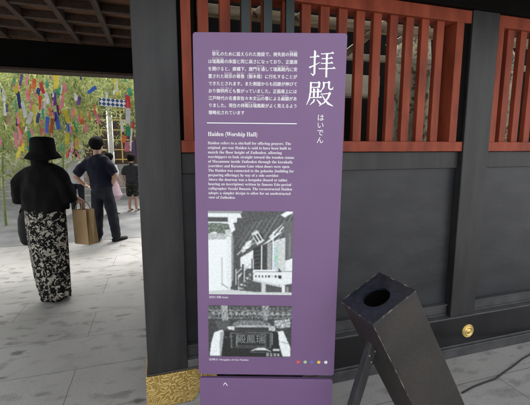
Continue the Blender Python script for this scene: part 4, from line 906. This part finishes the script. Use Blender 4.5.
for i in range(80):
    SL.append((random.uniform(-4, 75) if i % 4 else random.uniform(75, 135), random.uniform(76, 158), random.uniform(1.4, 2.6), random.uniform(4, 9), random.choice(['pink', 'yellow', 'white', 'orange', 'green', 'navy', 'pink', 'white'])))
STRIPS = {}
for i, (px, py, w, h, c) in enumerate(SL):
    if i >= 60 and 98 < px < 122 and py > 108: continue
    Yd = 6.75 + (i * 0.37) % 0.7; P = at(px, py, Yd); k = Yd / 358.0 * 1.0
    ww = w * k * 0.42; hh = h * k * 0.54
    b = BM(); tw = random.uniform(-0.25, 0.25); nseg = 5; A = []
    for j in range(nseg + 1):
        z = hh - 2 * hh * j / nseg; a_ = tw * j / nseg; off = 0.006 * math.sin(j * 1.2 + i)
        A.append((b.verts.new((-ww * math.cos(a_), off - ww * math.sin(a_), z)), b.verts.new((ww * math.cos(a_), off + ww * math.sin(a_), z))))
    for (p0, p1), (q0, q1) in zip(A, A[1:]): b.faces.new((p0, p1, q1, q0))
    # hanging thread
    t0 = b.verts.new((-0.0015, 0, hh)); t1 = b.verts.new((0.0015, 0, hh)); t2 = b.verts.new((0.0015, 0, hh + 0.12)); t3 = b.verts.new((-0.0015, 0, hh + 0.12)); b.faces.new((t0, t1, t2, t3))
    o = obj('paper_strip', b, M['paper_' + c]); so = o.modifiers.new('t', 'SOLIDIFY'); so.thickness = 0.0008; o.location = P
    tilt = rad(60) if (i == 29) else random.gauss(0, 0.16); o.rotation_euler = (random.gauss(0, 0.1), tilt, RZ + random.uniform(-0.5, 0.5))
    special = {12: 'wide bright yellow paper strip hanging high above the bucket hat', 29: 'blue paper strip tilted sideways high in the bamboo', 32: 'yellow paper strip hanging high beside the broad post', 35: 'red paper strip hanging above a white one beside the broad post',
               36: 'long white paper strip directly below the red one beside the broad post', 18: 'large blue paper strip hanging just above the bucket hat, on the right', 44: 'pink paper strip above the head of the child', 45: 'purple paper strip at the edge of the broad post'}
    if i in special: tag(o, special[i], 'paper strip', 'tanabata paper strips among the bamboo')
    else:
        hgt = 'high up' if py < 94 else 'midway up' if py < 118 else 'low down'
        zone = 'near the left edge' if px < 28 else 'above the bucket hat' if px < 62 else 'between the hat and the navy shirt' if px < 86 else 'above the navy shirted person' if px < 108 else 'beside the broad post'
        size = 'small ' if h < 6.5 else 'long ' if h > 9.5 else ''
        STRIPS.setdefault((size + c, hgt, zone), []).append((px, o))
for (c, hgt, zone), L in STRIPS.items():
    L.sort(key=lambda q: q[0])
    for n_, (px, o) in enumerate(L):
        pos = '' if len(L) == 1 else (', ' + ['leftmost', 'second', 'third', 'fourth', 'fifth', 'sixth', 'seventh', 'eighth'][n_] + ' of ' + ['', '', 'two', 'three', 'four', 'five', 'six', 'seven', 'eight'][len(L)])
        tag(o, c + ' paper strip ' + hgt + ' ' + zone + pos, 'paper strip', 'tanabata paper strips among the bamboo')

# ================================================================== TREES beyond
def tree(x, y, h, r, label):
    o = empty('tree', (x, y, 0)); tag(o, label, 'tree', 'trees beyond the shrine hall')
    c = BM(); loft(c, [(0, 0, 0), (0.1, 0, h * 0.3), (0.0, 0.1, h * 0.6), (0.1, 0, h * 0.85)], [0.32, 0.24, 0.17, 0.06]); 
    for k in range(7):
        a_ = k * 0.9; z = h * (0.4 + 0.07 * k); loft(c, [(0, 0, z), (math.cos(a_) * r * 0.5, math.sin(a_) * r * 0.5, z + r * 0.3)], [0.1, 0.03], n=6)
    obj('trunk', c, M['bark'], o, smooth=True)
    cl = [Vector((random.gauss(0, r * 0.45), random.gauss(0, r * 0.45), h * 0.62 + random.gauss(0, h * 0.16))) for _ in range(26)]
    b = BM()
    for p in cl:
        for _ in range(150):
            q = p + Vector((random.gauss(0, .5), random.gauss(0, .5), random.gauss(0, .4))); s_ = 0.11
            u_ = Vector((random.uniform(-1, 1), random.uniform(-1, 1), random.uniform(-1, 1))).normalized() * s_; v_ = u_.orthogonal().normalized() * s_ * 0.5
            b.faces.new([b.verts.new(q + u_), b.verts.new(q + v_), b.verts.new(q - u_), b.verts.new(q - v_)])
    obj('crown', b, M['treeleaf'], o)
for i, (x, y, h, r) in enumerate([(-12, 12, 9, 2.6), (-9.5, 15.5, 11, 3), (-15, 18, 12, 3.2), (7.5, 11, 9, 2.6)]):
    tree(x, y, h, r, ['evergreen tree left of the shrine hall, nearest the bamboo', 'tall evergreen tree close behind the left end of the hall', 'evergreen tree furthest left of the hall', 'evergreen tree right of the hall behind the wall'][i])
